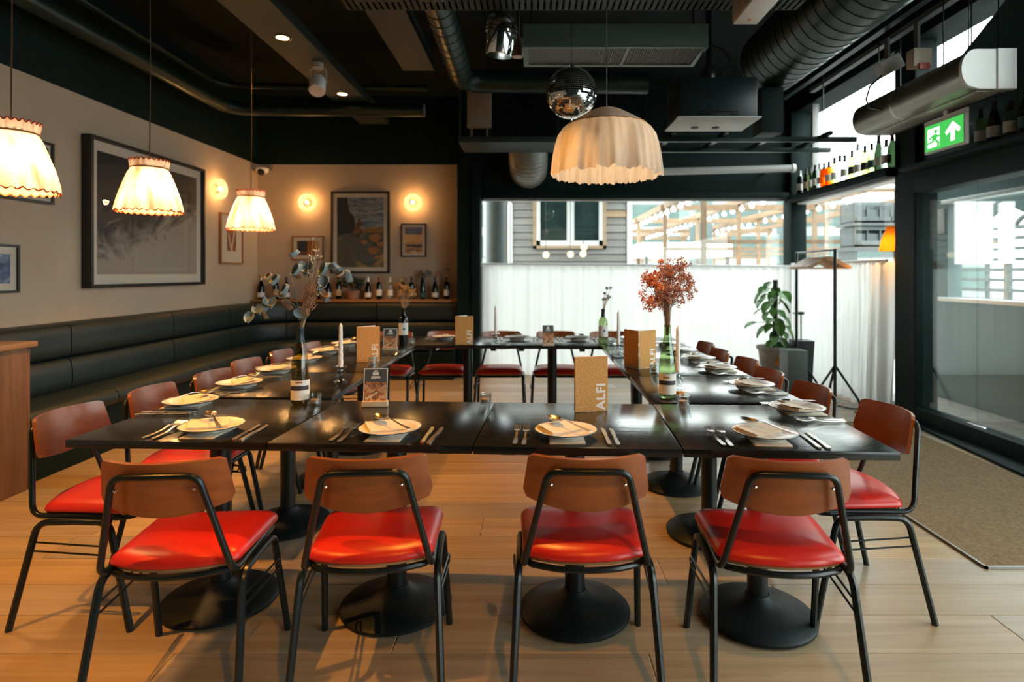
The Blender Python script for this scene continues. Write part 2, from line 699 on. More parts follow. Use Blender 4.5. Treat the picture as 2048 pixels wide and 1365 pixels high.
# ------------------------------------------------------------------ room shell
XL, XR, YB, ZC = -3.75, 3.5, 8.03, 3.75
FLOORW = wood('oak_floor_board', (0.30, 0.212, 0.122), (0.47, 0.36, 0.235), axis=0, scale=2.0, rough=0.34, rnd=0.16, sat=0.30, bump=0.10)
SCREED = pbr('dark_screed', (0.05, 0.04, 0.03), 0.9)
fl = struct('floor', B().box(XL - 0.15, 3.56, -3.15, YB + 0.15, -0.14, -0.016), SCREED, 'pale worn oak plank floor running under all the tables', 'floor')
pm = B().bbox(-0.5, 0.5, -0.1135, 0.1135, -0.016, 0.0, r=0.0012, seg=1).mesh('plank', FLOORW, 0)
rnd = random.Random(3)
y = 2.08 - 0.23 * 11
while y < YB - 0.02:
    x = XL - rnd.uniform(0, 1.7)
    while x < 3.5:
        ln = rnd.uniform(1.5, 2.3)
        a, b_ = max(x, XL), min(x + ln, 3.5)
        if b_ - a > 0.06:
            obj('plank', pm, fl, ((a + b_) / 2, y + 0.115, 0), (0, 0, 0), ((b_ - a) - 0.002, 1, 1))
        x += ln
    y += 0.23

struct('wall_left', B().box(XL - 0.15, XL, -3.15, YB + 0.15, -0.1, 2.82), CREAM, 'cream plastered wall behind the long banquette', 'wall')
struct('wall_left_upper', B().box(XL - 0.15, XL + 0.006, -3.15, YB + 0.15, 2.82, ZC), TEAL, 'dark green painted band above the cream picture wall', 'wall')
struct('wall_back', B().box(XL - 0.15, -0.97, YB, YB + 0.15, -0.1, 2.82), CREAM, 'cream plastered end wall with two round wall lights', 'wall')
struct('wall_back_upper', B().box(XL - 0.15, -0.97, YB - 0.006, YB + 0.15, 2.82, ZC), TEAL, 'dark green painted band above the cream end wall', 'wall')
struct('wall_back_beam', B().box(-0.97, 3.75, 7.78, 8.0, 2.40, ZC), TEAL, 'dark green panel above the wide curtained window', 'wall')
struct('ceiling', B().box(XL - 0.15, 3.75, -3.15, YB + 0.15, ZC, ZC + 0.15), BLACKC, 'black painted ceiling above the exposed ducts', 'ceiling')
struct('wall_front', B().box(XL - 0.15, 3.75, -3.15, -3.0, -0.1, ZC), TEAL, 'dark painted wall behind the viewer', 'wall')
struct('trim_1', B().bbox(-0.985, -0.80, 7.66, 8.02, 0, 2.86, 0.008), TEAL, 'dark green column between cream wall and big window', 'column')

# big window behind the far tables
w1 = tag(thing('window_1', 'x', 'window'), 'wide shop window with dark frame above a white half curtain', 'window', kind='structure')
obj('pane', B().box(-0.68, 3.36, 7.86, 7.872, 0.08, 2.32).mesh('pane', GPANE, 0), w1)
obj('top_rail', B().bbox(-0.8, 3.5, 7.70, 7.93, 2.315, 2.40, 0.01).mesh('top_rail', TEAL), w1)
obj('bottom_rail', B().bbox(-0.8, 3.5, 7.78, 7.93, 0, 0.08, 0.008).mesh('bottom_rail', TEAL), w1)
obj('post', B().bbox(-0.80, -0.68, 7.62, 7.93, 0, 2.86, 0.008).mesh('post', TEAL), w1)
obj('post', B().bbox(3.36, 3.56, 7.68, 7.93, 0, 3.7, 0.008).mesh('post', TEAL), w1)
obj('glazing_bead', B().box(-0.68, 3.36, 7.85, 7.88, 2.30, 2.318).mesh('glazing_bead', PLASTW, 0), w1)

# side window with bottle shelf as its transom
w2 = tag(thing('window_2', 'x', 'window'), 'tall side window with bottle shelf across it beside the dark column', 'window', kind='structure')
obj('pane', B().box(3.49, 3.50, 5.6, 7.7, 0.08, 2.25).mesh('pane', GPANE, 0), w2)
obj('pane', B().box(3.49, 3.50, 5.6, 7.7, 2.345, 3.46).mesh('pane', GPANE, 0), w2)
obj('sill', B().bbox(3.33, 3.60, 5.58, 7.7, 2.255, 2.345, 0.012).mesh('sill', TEAL), w2)
obj('bottom_rail', B().bbox(3.42, 3.56, 5.58, 7.7, 0, 0.08, 0.006).mesh('bottom_rail', TEAL), w2)
obj('lining', B().box(3.44, 3.58, 5.58, 7.7, 2.235, 2.255).mesh('lining', PLASTW, 0), w2)
obj('mullion', B().bbox(3.46, 3.54, 7.30, 7.36, 2.345, 3.46, 0.006).mesh('mullion', PLASTG), w2)
struct('trim_2', B().bbox(3.43, 3.64, 5.30, 5.60, 0, ZC, 0.012), TEAL, 'dark painted column between side window and glass doors', 'column')
struct('trim_3', B().box(3.42, 3.75, 4.2, 7.9, 3.44, ZC), TEAL, 'dark beam along the top of the side window', 'beam')

# glass doors on the right
d1 = tag(thing('door_1', 'x', 'door'), 'frameless glass doors in dark frame on the right', 'door', kind='structure')
ys = [5.30, 4.655, 2.80, 1.0, -1.0, -3.0]
for a, b_ in zip(ys[:-1], ys[1:]):
    obj('pane', B().box(3.50, 3.512, b_ + 0.004, a - 0.004, 0.135, 2.06).mesh('pane', GDOOR, 0), d1)
obj('bottom_rail', B().bbox(3.43, 3.57, -3.0, 5.30, 0.0, 0.135, 0.008).mesh('bottom_rail', TEAL), d1)
obj('top_rail', B().bbox(3.42, 3.62, -3.0, 5.30, 2.06, 2.25, 0.008).mesh('top_rail', TEAL), d1)
obj('shelf_board', B().bbox(3.28, 3.62, -3.0, 5.30, 2.25, 2.29, 0.006).mesh('shelf_board', TEAL), d1)
obj('patch_fitting', B().bbox(3.488, 3.524, 4.56, 4.75, 0.10, 0.145, 0.004).mesh('patch_fitting', CHROME), d1)
obj('threshold_strip', B().prism([(3.43, 5.3), (3.34, 5.3), (3.20, 3.6), (3.20, 1.0), (3.43, 1.0)], 0.0, 0.02).mesh('threshold_strip', TEAL, 0), d1)
struct('wall_right', B().prism([(5.3, 2.29), (5.3, 2.86), (4.45, 3.32), (3.75, ZC), (3.6, ZC), (3.6, 2.6), (1.1, 2.6), (1.1, ZC), (-3.0, ZC), (-3.0, 2.29)], 3.50, 3.62, 'x'), TEAL2,
       'teal panel above the glass doors with sloping top edge', 'wall')
w4 = tag(thing('window_3', 'x', 'window'), 'bright slanted high window above the glass doors', 'window', kind='structure')
obj('pane', B().box(3.54, 3.55, 1.1, 3.6, 2.6, ZC).mesh('pane', GPANE, 0), w4)
obj('pane', B().prism([(5.3, 2.86), (4.45, 3.32), (4.26, 3.45), (5.3, 3.45)], 3.54, 3.55, 'x').mesh('pane', GPANE, 0), w4)

# lobby beyond the doors
STONE = pbr('grey_stone_floor', (0.17, 0.17, 0.155), 0.55, var=0.35, scale=9, bump=0.1)
struct('floor_lobby', B().box(3.56, 4.5, -3.0, 6.6, -0.12, -0.004), STONE, 'mottled grey stone floor of the lobby beyond the glass', 'floor')
struct('wall_lobby', B().box(4.4, 4.55, 6.26, 6.62, 0, 2.42).box(4.4, 4.55, 2.9, 4.2, 0, 2.42).box(4.4, 4.55, 4.2, 6.26, 0, 1.08).box(4.4, 4.55, 4.2, 6.26, 2.08, 2.42),
       TEAL2, 'teal lobby wall with wide window beyond the glass doors', 'wall')
struct('ceiling_lobby', B().box(3.62, 4.6, 2.9, 5.5, 2.42, 2.52), TEAL2, 'flat roof of the lobby beyond the doors', 'ceiling')
w5 = tag(thing('window_4', 'x', 'window'), 'lobby window with white sill seen through the glass doors', 'window', kind='structure')
obj('pane', B().box(4.48, 4.49, 4.2, 6.26, 1.08, 2.08).mesh('pane', GPANE, 0), w5)
obj('sill', B().bbox(4.34, 4.47, 4.16, 6.33, 1.045, 1.085, 0.005).mesh('sill', PLASTW), w5)
obj('head_rail', B().bbox(4.34, 4.47, 4.16, 6.28, 2.075, 2.115, 0.005).mesh('head_rail', PLASTW), w5)
tag(obj('notice_card', B().bbox(4.385, 4.40, 6.30, 6.49, 1.765, 2.03, 0.004).mesh('notice_card', PLASTG)), 'pale grey panel fixed on the teal lobby wall', 'panel')

# entrance matting
MATT = pbr('brown_coir', (0.215, 0.135, 0.062), 0.95, var=0.35, scale=60, bump=0.5, bscale=250)
et = thing('entrance_mat', 'big brown coir mat laid along the glass doors', 'mat', (2.06, 2.68, 0))
obj('mat_pile', B().bbox(0, 1.14, 0, 2.62, 0.001, 0.009, 0.003, 1).mesh('mat_pile', MATT), et)
obj('metal_edge', B().box(-0.012, 0, -0.012, 2.62, 0.001, 0.011).box(-0.012, 1.14, -0.012, 0, 0.001, 0.011).mesh('metal_edge', pbr('dull_aluminium', (0.3, 0.29, 0.27), 0.4, metal=1.0), 0), et)

# ------------------------------------------------------------------ curtains
SHEER = cloth('sheer_white_curtain', (0.86, 0.85, 0.83), 0.70, 0.20)


def fold(t, seed, n=26):
    r_ = random.Random(seed)
    ph = [(r_.uniform(0.5, 1.3) * n * (1 + 0.5 * k), r_.uniform(0, 6.28), 1.0 / (1 + k)) for k in range(4)]
    return sum(a * math.sin(2 * PI * f * t + p) for f, p, a in ph) / 1.6


ct = thing('cafe_curtain', 'sheer white half curtain across the wide back window', 'curtain', (1.34, 7.66, 0))
obj('drape', B().sheet(lambda u, v: (-2.0 + 4.0 * u, 0.014 * fold(u, 5) * (1 - 0.35 * v), 0.02 + v * (1.425 - 0.028 * u)), 330, 6, 0.0015).mesh('drape', SHEER, 1.2), ct)
obj('curtain_rod', B().tube([(-2.02, 0.03, 1.462), (2.02, 0.03, 1.43)], 0.014, 8).mesh('curtain_rod', PLASTW), ct)


def side_fold(u, v):
    yy = 5.605 + 2.04 * u
    g = max(0.0, 1 - u / 0.34)
    amp = 0.022 + 0.05 * g
    n = fold(u, 9, 15) + g * 1.2 * math.sin(2 * PI * 26 * u + 2.0 * v)
    pull = 0.02 * g * (1 - v) * math.sin(3 * v + 1.0)
    return (3.33 + 0.06 * g + amp * n * (1 - 0.4 * g) - pull, yy, 0.02 + v * 1.43)


ct2 = thing('side_curtain', 'sheer white half curtain gathered beside the dark column', 'curtain', (0, 0, 0))
obj('drape', B().sheet(side_fold, 200, 8, 0.0015, lambda u, v: (1, 0, 0)).mesh('drape', SHEER, 1.2), ct2)
obj('curtain_rod', B().tube([(3.36, 5.6, 1.46), (3.36, 7.66, 1.46)], 0.014, 8).mesh('curtain_rod', PLASTW), ct2)

# ------------------------------------------------------------------ outside
PAVE = pbr('pale_paving', (0.34, 0.34, 0.33), 0.8, var=0.12, scale=1.5)
struct('ground', B().box(-40, 60, -30, 70, -0.3, -0.15), PAVE, 'pale paved yard outside the windows', 'ground')
BOARD = wood('weathered_board', (0.21, 0.20, 0.19), (0.34, 0.325, 0.305), axis=0, scale=1.5, rough=0.8, rnd=0.22, sat=0.5)
BOARDO = wood('fresh_brown_board', (0.34, 0.22, 0.13), (0.46, 0.33, 0.21), axis=0, scale=1.5, rough=0.8, rnd=0.15)
FRAMEW = pbr('white_window_frame', (0.78, 0.78, 0.76), 0.5, var=0.03)
DARKG = pbr('dark_green_interior', (0.02, 0.045, 0.042), 0.4, var=0.4, scale=3)
SHX0, SHX1, SHY = -0.42, 1.70, 10.5
sh = thing('timber_shed', 'weathered board cabin with white double window across the yard', 'cabin', (0, SHY, -0.15))
obj('core', B().box(SHX0 + 0.02, SHX1 - 0.02, 0.03, 2.4, 0, 4.0).mesh('core', PRINTK, 0), sh)
bl = {}
for i in range(30):
    z0 = 0.131 * i
    segs = [(SHX0, SHX1)] if z0 + 0.131 < 1.98 + 0.02 else [(SHX0, 0.08), (1.22, SHX1)]
    for k, (a, b_) in enumerate(segs):
        key = round(b_ - a, 3)
        fresh = (i, k) in ((25, 0), (26, 0), (24, 1), (19, 1), (28, 1))
        if (key, fresh) not in bl:
            bl[(key, fresh)] = B().prism([(-0.022, 0), (0.02, 0), (0.02, 0.124), (-0.002, 0.124)], 0, key, 'x').mesh('board', BOARDO if fresh else BOARD, 0)
        obj('board', bl[(key, fresh)], sh, (a, 0, z0))
for x in (SHX0 - 0.05, SHX1 - 0.03):
    obj('corner_post', B().box(x, x + 0.09, -0.04, 0.06, 0, 4.0).mesh('corner_post', BOARDO if x < 0 else FRAMEW, 0), sh)
obj('roof', B().box(SHX0 - 0.3, SHX1 + 0.3, -1.3, 2.6, 3.62, 3.74).mesh('roof', DARKG, 0), sh)
wf = obj('window_frame', B().box(0.06, 0.13, -0.05, 0.02, 1.98, 3.7).box(1.17, 1.24, -0.05, 0.02, 1.98, 3.7).box(0.06, 1.24, -0.05, 0.02, 1.98, 2.07).box(0.06, 1.24, -0.05, 0.02, 3.62, 3.7).box(0.60, 0.73, -0.05, 0.02, 2.07, 3.62).mesh('window_frame', FRAMEW, 0), sh)
obj('trim_board', B().box(0.0, 0.06, -0.055, 0.02, 1.93, 3.76).box(1.24, 1.30, -0.055, 0.02, 1.93, 3.76).box(0.0, 1.30, -0.055, 0.02, 1.93, 1.98).mesh('trim_board', BOARDO, 0), sh)
for x0, x1 in ((0.13, 0.60), (0.73, 1.17)):
    obj('pane', B().box(x0, x1, -0.02, -0.012, 2.07, 3.62).mesh('pane', GPANE, 0), wf)
    obj('blind', B().box(x0, x1, 0.004, 0.022, 2.07, 3.62).mesh('blind', DARKG, 0), wf)

tag(obj('drain_column', B().lathe([(0.17, 0), (0.17, 4.2)], 20).mesh('drain_column', pbr('grey_render', (0.06, 0.075, 0.072), 0.5)), None, (-0.56, 9.0, -0.15)), 'round dark grey column outside left of the cabin', 'column')
tag(obj('rain_pipe', B().tube([(-0.36, 9.4, -0.15), (-0.36, 9.4, 2.45), (-0.44, 9.4, 2.5)], 0.035, 8).mesh('rain_pipe', FRAMEW)), 'thin white pipe standing between column and cabin', 'pipe')

# pergola with bulbs
TIMB = wood('pergola_timber', (0.14, 0.085, 0.045), (0.24, 0.155, 0.09), axis=1, scale=1.5, rough=0.8)
STEELG = pbr('grey_steel', (0.10, 0.11, 0.11), 0.5, var=0.1)
pg = thing('pergola', 'long timber pergola with posts in the yard', 'pergola', (0, 0, -0.15))
for k, x in enumerate((2.95, 4.6, 6.3, 8.2)):
    obj('beam', B().box(x - 0.05, x + 0.05, 9.4, 25, 3.02 - 0.1 * (k == 0), 3.16 - 0.1 * (k == 0)).mesh('beam', TIMB, 0), pg)
for yy in (10.2, 13.2, 16.5, 20.5, 24.8):
    obj('cross_beam', B().box(2.85, 8.3, yy - 0.05, yy + 0.05, 2.90, 3.02).mesh('cross_beam', TIMB, 0), pg)
    for x in (2.95, 4.6, 6.3, 8.2):
        obj('post', B().box(x - 0.04, x + 0.04, yy - 0.04, yy + 0.04, 0, 2.95).mesh('post', TIMB, 0), pg)
    obj('low_rail', B().box(2.95, 8.2, yy - 0.03, yy + 0.03, 2.0, 2.07).mesh('low_rail', TIMB, 0), pg)
BULB = glow('bulb_glow', (1.0, 0.93, 0.82), 5.0)
bm_ = B().sphere((0, 0, -0.07), 0.055, 10, 8).lathe([(0.02, -0.03), (0.02, 0.01)], 8).mesh('bulb', BULB)
for k, (x, z) in enumerate(((2.95, 2.72), (4.6, 2.80), (6.3, 2.80))):
    s_ = thing('string_light', ('string of round bulbs along the nearest pergola beam', 'string of round bulbs along the middle pergola beam', 'string of round bulbs along the far right pergola beam')[k], 'string lights', (x, 9.4, z), 0, 'bulb strings on the pergola')
    pts = [(0, 0.3 * i, 0.05 - 0.03 * math.sin(i * PI / 3) ** 2) for i in range(50)]
    obj('cable', B().tube(pts, 0.006, 5).mesh('cable', STEELB), s_)
    for i in range(1, 25):
        obj('bulb', bm_, s_, (0, 0.6 * i, 0.03))
for k, (px, py) in enumerate(((1092, 510), (1141, 509), (1166, 508), (1168, 495))):
    x, yy, z = pt(px, py, 9.6)
    g = thing('globe_lamp', 'small warm globe hanging before the cabin, %s' % ('leftmost of four', 'second from left', 'third from left', 'topmost of the four')[k], 'globe lamp', (x, yy, z), 0, 'globes before the cabin')
    obj('globe', B().sphere((0, 0, 0), 0.055, 12, 8).mesh('globe', glow('warm_globe', (1.0, 0.72, 0.45), 2.2)), g)
    obj('cord', B().tube([(0, 0, 0.05), (0, 0, 3.47 - z)], 0.004, 5).mesh('cord', STEELB), g)

# buildings behind
CONC = pbr('pale_concrete', (0.20, 0.205, 0.20), 0.7, var=0.1, scale=0.6)
GGL = pbr('green_facade_glass', (0.03, 0.065, 0.055), 0.25, var=0.4, scale=0.7)
bd = thing('office_block', 'pale office block with green glass bands beyond the pergola', 'building', (4, 31, -0.15))
obj('wall', B().box(-9, 20, 0, 6, 0, 5.4).mesh('wall', CONC, 0), bd)
for k in range(3):
    z0 = 0.7 + 1.65 * k
    bnd = obj('window_band', B().box(-9, 20, -0.06, 0.02, z0, z0 + 1.1).mesh('window_band', GGL, 0), bd)
    for i in range(12):
        obj('mullion', B().box(-9 + 2.4 * i, -8.9 + 2.4 * i, -0.1, -0.06, z0, z0 + 1.1).mesh('mullion', CONC, 0), bnd)
for k, (x, w_) in enumerate(((5.4, 0.30), (9.5, 0.30))):
    tag(obj('concrete_pier', B().bbox(-w_, w_, -w_, w_, 0, 5.4, 0.03).mesh('concrete_pier', pbr('green_grey_pier', (0.07, 0.095, 0.09), 0.6)), None, (x, 19 + 3 * k, -0.15)), ('square grey pier behind the pergola posts', 'second square grey pier farther right')[k], 'pier')
kb = thing('market_stall', 'white canvas stall roof among the pergola posts', 'stall', (3.9, 15.0, -0.15))
obj('canopy', B().box(-1.2, 1.0, -0.5, 1.6, 1.9, 2.25).mesh('canopy', FRAMEW, 0), kb)
obj('counter', B().box(-1.0, 0.9, -0.3, 1.4, 0, 0.95).mesh('counter', BOARDO, 0), kb)
for x in (-1.1, 0.9):
    obj('leg', B().box(x - 0.03, x + 0.03, -0.45, -0.39, 0, 1.9).mesh('leg', STEELG, 0), kb)

# crate stack outside the side window
CRATE = pbr('grey_crate_plastic', (0.10, 0.115, 0.115), 0.6, var=0.15)
cb = B().box(-0.29, 0.29, -0.2, 0.2, 0, 0.03)
cb.box(-0.29, -0.26, -0.2, 0.2, 0, 0.30).box(0.26, 0.29, -0.2, 0.2, 0, 0.30).box(-0.29, 0.29, -0.2, -0.18, 0, 0.09).box(-0.29, 0.29, 0.18, 0.2, 0, 0.30).box(-0.29, 0.29, -0.21, -0.17, 0.25, 0.30)
for i in range(4):
    cb.box(-0.29 + 0.19 * i, -0.27 + 0.19 * i, -0.205, -0.175, 0.03, 0.26)
cb.box(-0.26, 0.26, -0.17, 0.17, 0.03, 0.2)
cm = cb.mesh('crate', CRATE, 0)
rk = thing('crate_rack', 'grey steel rack carrying crates outside the side window', 'rack', (5.50, 9.0, -0.15))
obj('deck', B().box(-0.75, 0.55, -0.25, 0.25, 1.82, 1.88).box(-0.75, 0.55, -0.25, 0.25, 2.20, 2.24).mesh('deck', STEELG, 0), rk)
for x in (-0.7, 0.5):
    obj('leg', B().box(x - 0.03, x + 0.03, -0.22, 0.22, 0, 1.82).mesh('leg', STEELG, 0), rk)
for r_ in range(2):
    for c_ in range(2):
        tag(obj('plastic_crate', cm, None, (5.50 - 0.42 + 0.62 * c_, 9.0, (1.735, 2.095)[r_])),
            'grey plastic crate on the %s deck of the rack, %s' % (('lower', 'upper')[r_], ('left', 'right')[c_]), 'crate', 'crates on the outside rack')
tag(obj('gas_pipe', B().tube(fillet([(4.0, 8.9, 2.62), (5.35, 8.7, 2.62), (5.45, 8.7, 2.5), (5.45, 8.7, 1.95), (5.7, 8.7, 1.85)], 0.06), 0.03, 8).mesh('gas_pipe', FRAMEW)), 'pale pipe bending down in front of the outside crates', 'pipe')

# slatted fence with arches beyond the lobby window
sf = thing('arched_fence', 'pale slatted fence with arches seen through lobby window', 'fence', (6.6, 7.6, -0.15))
LATH = pbr('grey_white_lath', (0.14, 0.145, 0.14), 0.6)
sl = B().box(-0.02, 0.02, -2.6, 3.6, 0, 0.05).mesh('slat', LATH, 0)
for k in range(12):
    obj('slat', sl, sf, (0, 0, 0.5 + 0.145 * k))
for k in range(5):
    yy = -2.2 + 1.2 * k
    arc = [(0.03, yy + 0.4 * math.cos(PI * i / 12), 1.9 + 0.4 * math.sin(PI * i / 12)) for i in range(13)]
    obj('arch', B().tube([(0.03, yy + 0.4, 0)] + arc + [(0.03, yy - 0.4, 0)], 0.035, 6).mesh('arch', LATH), sf)
tag(obj('hedge', B().sphere((0, 0, 0.25), 0.5, 14, 10, 0.8).sphere((0.1, 0.8, 0.2), 0.45, 14, 10, 0.8).mesh('hedge', pbr('hedge_leaf', (0.10, 0.17, 0.05), 0.8, var=0.5, scale=30, bump=0.6), 0), None, (7.6, 7.4, 0.65)), 'green hedge behind the arched fence', 'hedge')
tag(obj('bunting_awning', B().prism([(-0.6, 0.3), (1.65, 0.3)] + [(1.65 - 0.25 * i, -0.12 if i % 2 else 0.0) for i in range(10)], 0, 0.02, 'x').mesh('bunting_awning', pbr('green_canvas', (0.05, 0.075, 0.07), 0.8), 0), None, (5.6, 6.8, 2.14)), 'dark awning with zigzag hem beyond the lobby window', 'awning')

# ------------------------------------------------------------------ banquette
bq = thing('banquette', 'dark green leather corner banquette along two walls', 'banquette', (-3.2, 7.3, 0))


def arc_path(xf, yf, r, y0, x1, n=8):
    """from (xf, y0) up, rounded corner, then right to (x1, yf): inner face line of the corner sofa"""
    c = (xf + r, yf - r)
    return [(xf, y0)] + [(c[0] - r * math.cos(PI / 2 * i / n), c[1] + r * math.sin(PI / 2 * i / n)) for i in range(n + 1)] + [(x1, yf)]


def cut(path, d0, d1):
    """piece of a 2D polyline between two arc lengths"""
    out, s = [], 0.0
    for p, q in zip(path[:-1], path[1:]):
        l = math.dist(p, q)
        for w in ((d0 - s) / l, (d1 - s) / l):
            if 0 <= w <= 1:
                out.append((w * l, s, (p[0] + (q[0] - p[0]) * w, p[1] + (q[1] - p[1]) * w)))
        if d0 < s + l < d1:
            out.append((l, s, q))
        s += l
    out.sort(key=lambda t: t[1] + t[0])
    res = []
    for t in out:
        if not res or math.dist(res[-1], t[2]) > 1e-4:
            res.append(t[2])
    return res


def plen(path):
    return sum(math.dist(p, q) for p, q in zip(path[:-1], path[1:]))


def loc_path(path, o=(-3.2, 7.3)):
    return [(p[0] - o[0], p[1] - o[1]) for p in path]


Y0 = 3.70
back = arc_path(-3.56, 7.84, 0.55, Y0, -1.0)
tot = plen(back)
cuts = [0, 0.79, 2.07, 3.15, 4.20, 5.40, tot]
g = 0.006
for row, (z0, z1, bulge) in enumerate(((0.44, 0.70, 0.075), (0.705, 0.955, 0.068))):
    for a, b_ in zip(cuts[:-1], cuts[1:]):
        prof = [(0.16, z0 + 0.005), (-0.02, z0 + 0.003), (-0.05, z0 + 0.03), (-bulge + 0.02, (z0 + z1) / 2 - 0.04), (-bulge + 0.02, (z0 + z1) / 2 + 0.04), (-0.045, z1 - 0.03), (-0.02, z1 - 0.006), (0.02, z1), (0.16, z1)]
        seg = cut(back, a + g, b_ - g)
        obj('back_cushion', B().sweep(loc_path(seg), prof).mesh('back_cushion', LEATH, 0.9), bq)
seatp = arc_path(-3.16, 7.44, 0.25, Y0, -1.0)
tot = plen(seatp)
scuts = [0, 0.79, 2.07, 3.05, 3.95, tot]
for a, b_ in zip(scuts[:-1], scuts[1:]):
    prof = [(0.42, 0.345), (0.02, 0.345), (0.0, 0.36), (-0.012, 0.40), (0.0, 0.44), (0.03, 0.462), (0.20, 0.470), (0.42, 0.462)]
    obj('seat_cushion', B().sweep(loc_path(cut(seatp, a + 0.004, b_ - 0.004)), prof).mesh('seat_cushion', LEATH, 0.9), bq)
obj('plinth', B().sweep(loc_path(arc_path(-3.20, 7.40, 0.22, Y0, -1.0)), [(0.40, 0.0), (0.0, 0.0), (0.0, 0.345), (0.40, 0.345)]).mesh('plinth', TEAL, 0), bq)
HONEY = wood('honey_oak', (0.22, 0.10, 0.035), (0.36, 0.18, 0.07), axis=0, scale=2, rough=0.45)
tag(obj('wall_ledge', B().bbox(-3.74, -0.82, 7.80, 8.03, 0.958, 0.992, 0.004).mesh('wall_ledge', HONEY)), 'narrow oak ledge behind the banquette carrying bottles', 'ledge')

# wooden station at the left edge
WALN = wood('dark_oak_panel', (0.10, 0.045, 0.016), (0.21, 0.105, 0.042), axis=2, scale=2.2, rough=0.45, rnd=0.1)
WALT = wood('dark_oak_top', (0.20, 0.10, 0.04), (0.33, 0.18, 0.08), axis=1, scale=2, rough=0.4)
cbn = thing('service_station', 'dark oak waiter station at the end of the banquette', 'cabinet', (-3.43, 2.95, 0))
obj('body', B().bbox(-0.30, 0.29, -0.93, 0.70, 0.0, 0.885, 0.004).mesh('body', PRINTK), cbn)
for k in range(6):
    obj('side_board', B().bbox(0.29, 0.305, -0.925 + 0.2715 * k, -0.6585 + 0.2715 * k, 0.0, 0.885, 0.003, 1).mesh('side_board', WALN), cbn)
obj('end_board', B().bbox(-0.30, 0.305, 0.70, 0.718, 0.0, 0.885, 0.003, 1).mesh('end_board', WALN), cbn)
obj('worktop', B().bbox(-0.31, 0.335, -0.94, 0.74, 0.885, 0.918, 0.004).mesh('worktop', WALT), cbn)

# ------------------------------------------------------------------ tables
TW, TD = 0.702, 0.686


def make_table():
    P = []
    P.append(('tabletop', B().bbox(-TW / 2, TW / 2, -TD / 2, TD / 2, 0.722, 0.75, 0.003).mesh('tabletop', OAKB), None))
    ap = B()
    for x in (-0.24, 0.24):
        ap.prism([(-0.27, 0.722), (0.27, 0.722), (0.24, 0.686), (-0.24, 0.686)], x - 0.022, x + 0.022, 'x')
    P.append(('batten', B().prism([(-0.27, 0.722), (0.27, 0.722), (0.24, 0.690), (-0.24, 0.690)], -0.262, -0.218, 'x').mesh('batten', OAKB, 0), None))
    P.append(('batten', B().prism([(-0.27, 0.722), (0.27, 0.722), (0.24, 0.690), (-0.24, 0.690)], 0.218, 0.262, 'x').mesh('batten', OAKB, 0), None))
    P.append(('spider_bracket', B().box(-0.2, 0.2, -0.02, 0.02, 0.70, 0.722).box(-0.02, 0.02, -0.2, 0.2, 0.70, 0.722).mesh('spider_bracket', IRON, 0), None))
    P.append(('column', B().lathe([(0.039, 0.06), (0.039, 0.70), (0.055, 0.705), (0.055, 0.712)], 24).mesh('column', STEELB), None))
    P.append(('base', B().lathe([(0.205, 0.004), (0.215, 0.008), (0.216, 0.018), (0.208, 0.026), (0.15, 0.040), (0.09, 0.058), (0.055, 0.078), (0.043, 0.095)], 48).mesh('base', IRON), None))
    ft = B()
    for k in range(4):
        a = PI / 4 + PI / 2 * k
        ft.lathe([(0.013, 0), (0.013, 0.01)], 8, (0.19 * math.cos(a), 0.19 * math.sin(a), 0))
    P.append(('levelling_feet', ft.mesh('levelling_feet', IRON), 5))
    return P


TP = make_table()
ords = ['leftmost', 'second from left', 'third from left', 'rightmost']


def table(label, x, y, rz=0.0):
    return place(TP, 'pedestal_table', label, 'table', (x, y, 0), rz, 'black square tables set as one ring')


R3 = math.radians(-2.9)
for k, (x0, x1, yf) in enumerate(((-1.640, -0.911, 2.069), (-0.908, -0.190, 2.031), (-0.188, 0.519, 1.992), (0.523, 1.228, 1.958))):
    tt = table('black oak pedestal table in the front row, %s of four' % ords[k], (x0 + x1) / 2, yf + TD / 2, R3)
    tt.scale = ((x1 - x0 - 0.001) / TW, 1, 1)
for k in range(3):
    table('black oak pedestal table in the left row, %s behind the front corner' % ('directly', 'second', 'third')[k], -1.308, 2.806 + TD / 2 + 0.690 * k)
    table('black oak pedestal table in the right row, %s behind the front corner' % ('directly', 'second', 'third')[k], 0.905, 2.690 + TD / 2 + 0.690 * k)
for k in range(4):
    tt = table('black oak pedestal table in the far row, %s of four' % ords[k], -1.31 + 0.7385 * k, 4.877 + TD / 2 - 0.036 * k, math.radians(-2.6))
    tt.scale = (0.7375 / TW, 1, 1)

# ------------------------------------------------------------------ chairs


def seat_outline(s=1.0, n=6):
    pts = fillet([(0.215, 0.215, 0), (-0.215, 0.215, 0), (-0.198, -0.128, 0), (-0.10, -0.166, 0), (0, -0.176, 0), (0.10, -0.166, 0), (0.198, -0.128, 0)], [0.05, 0.05, 0.035, 0.25, 0.3, 0.25, 0.035], n, True)
    return [(p.x * s, (p.y - 0.015) * s + 0.015) for p in pts]


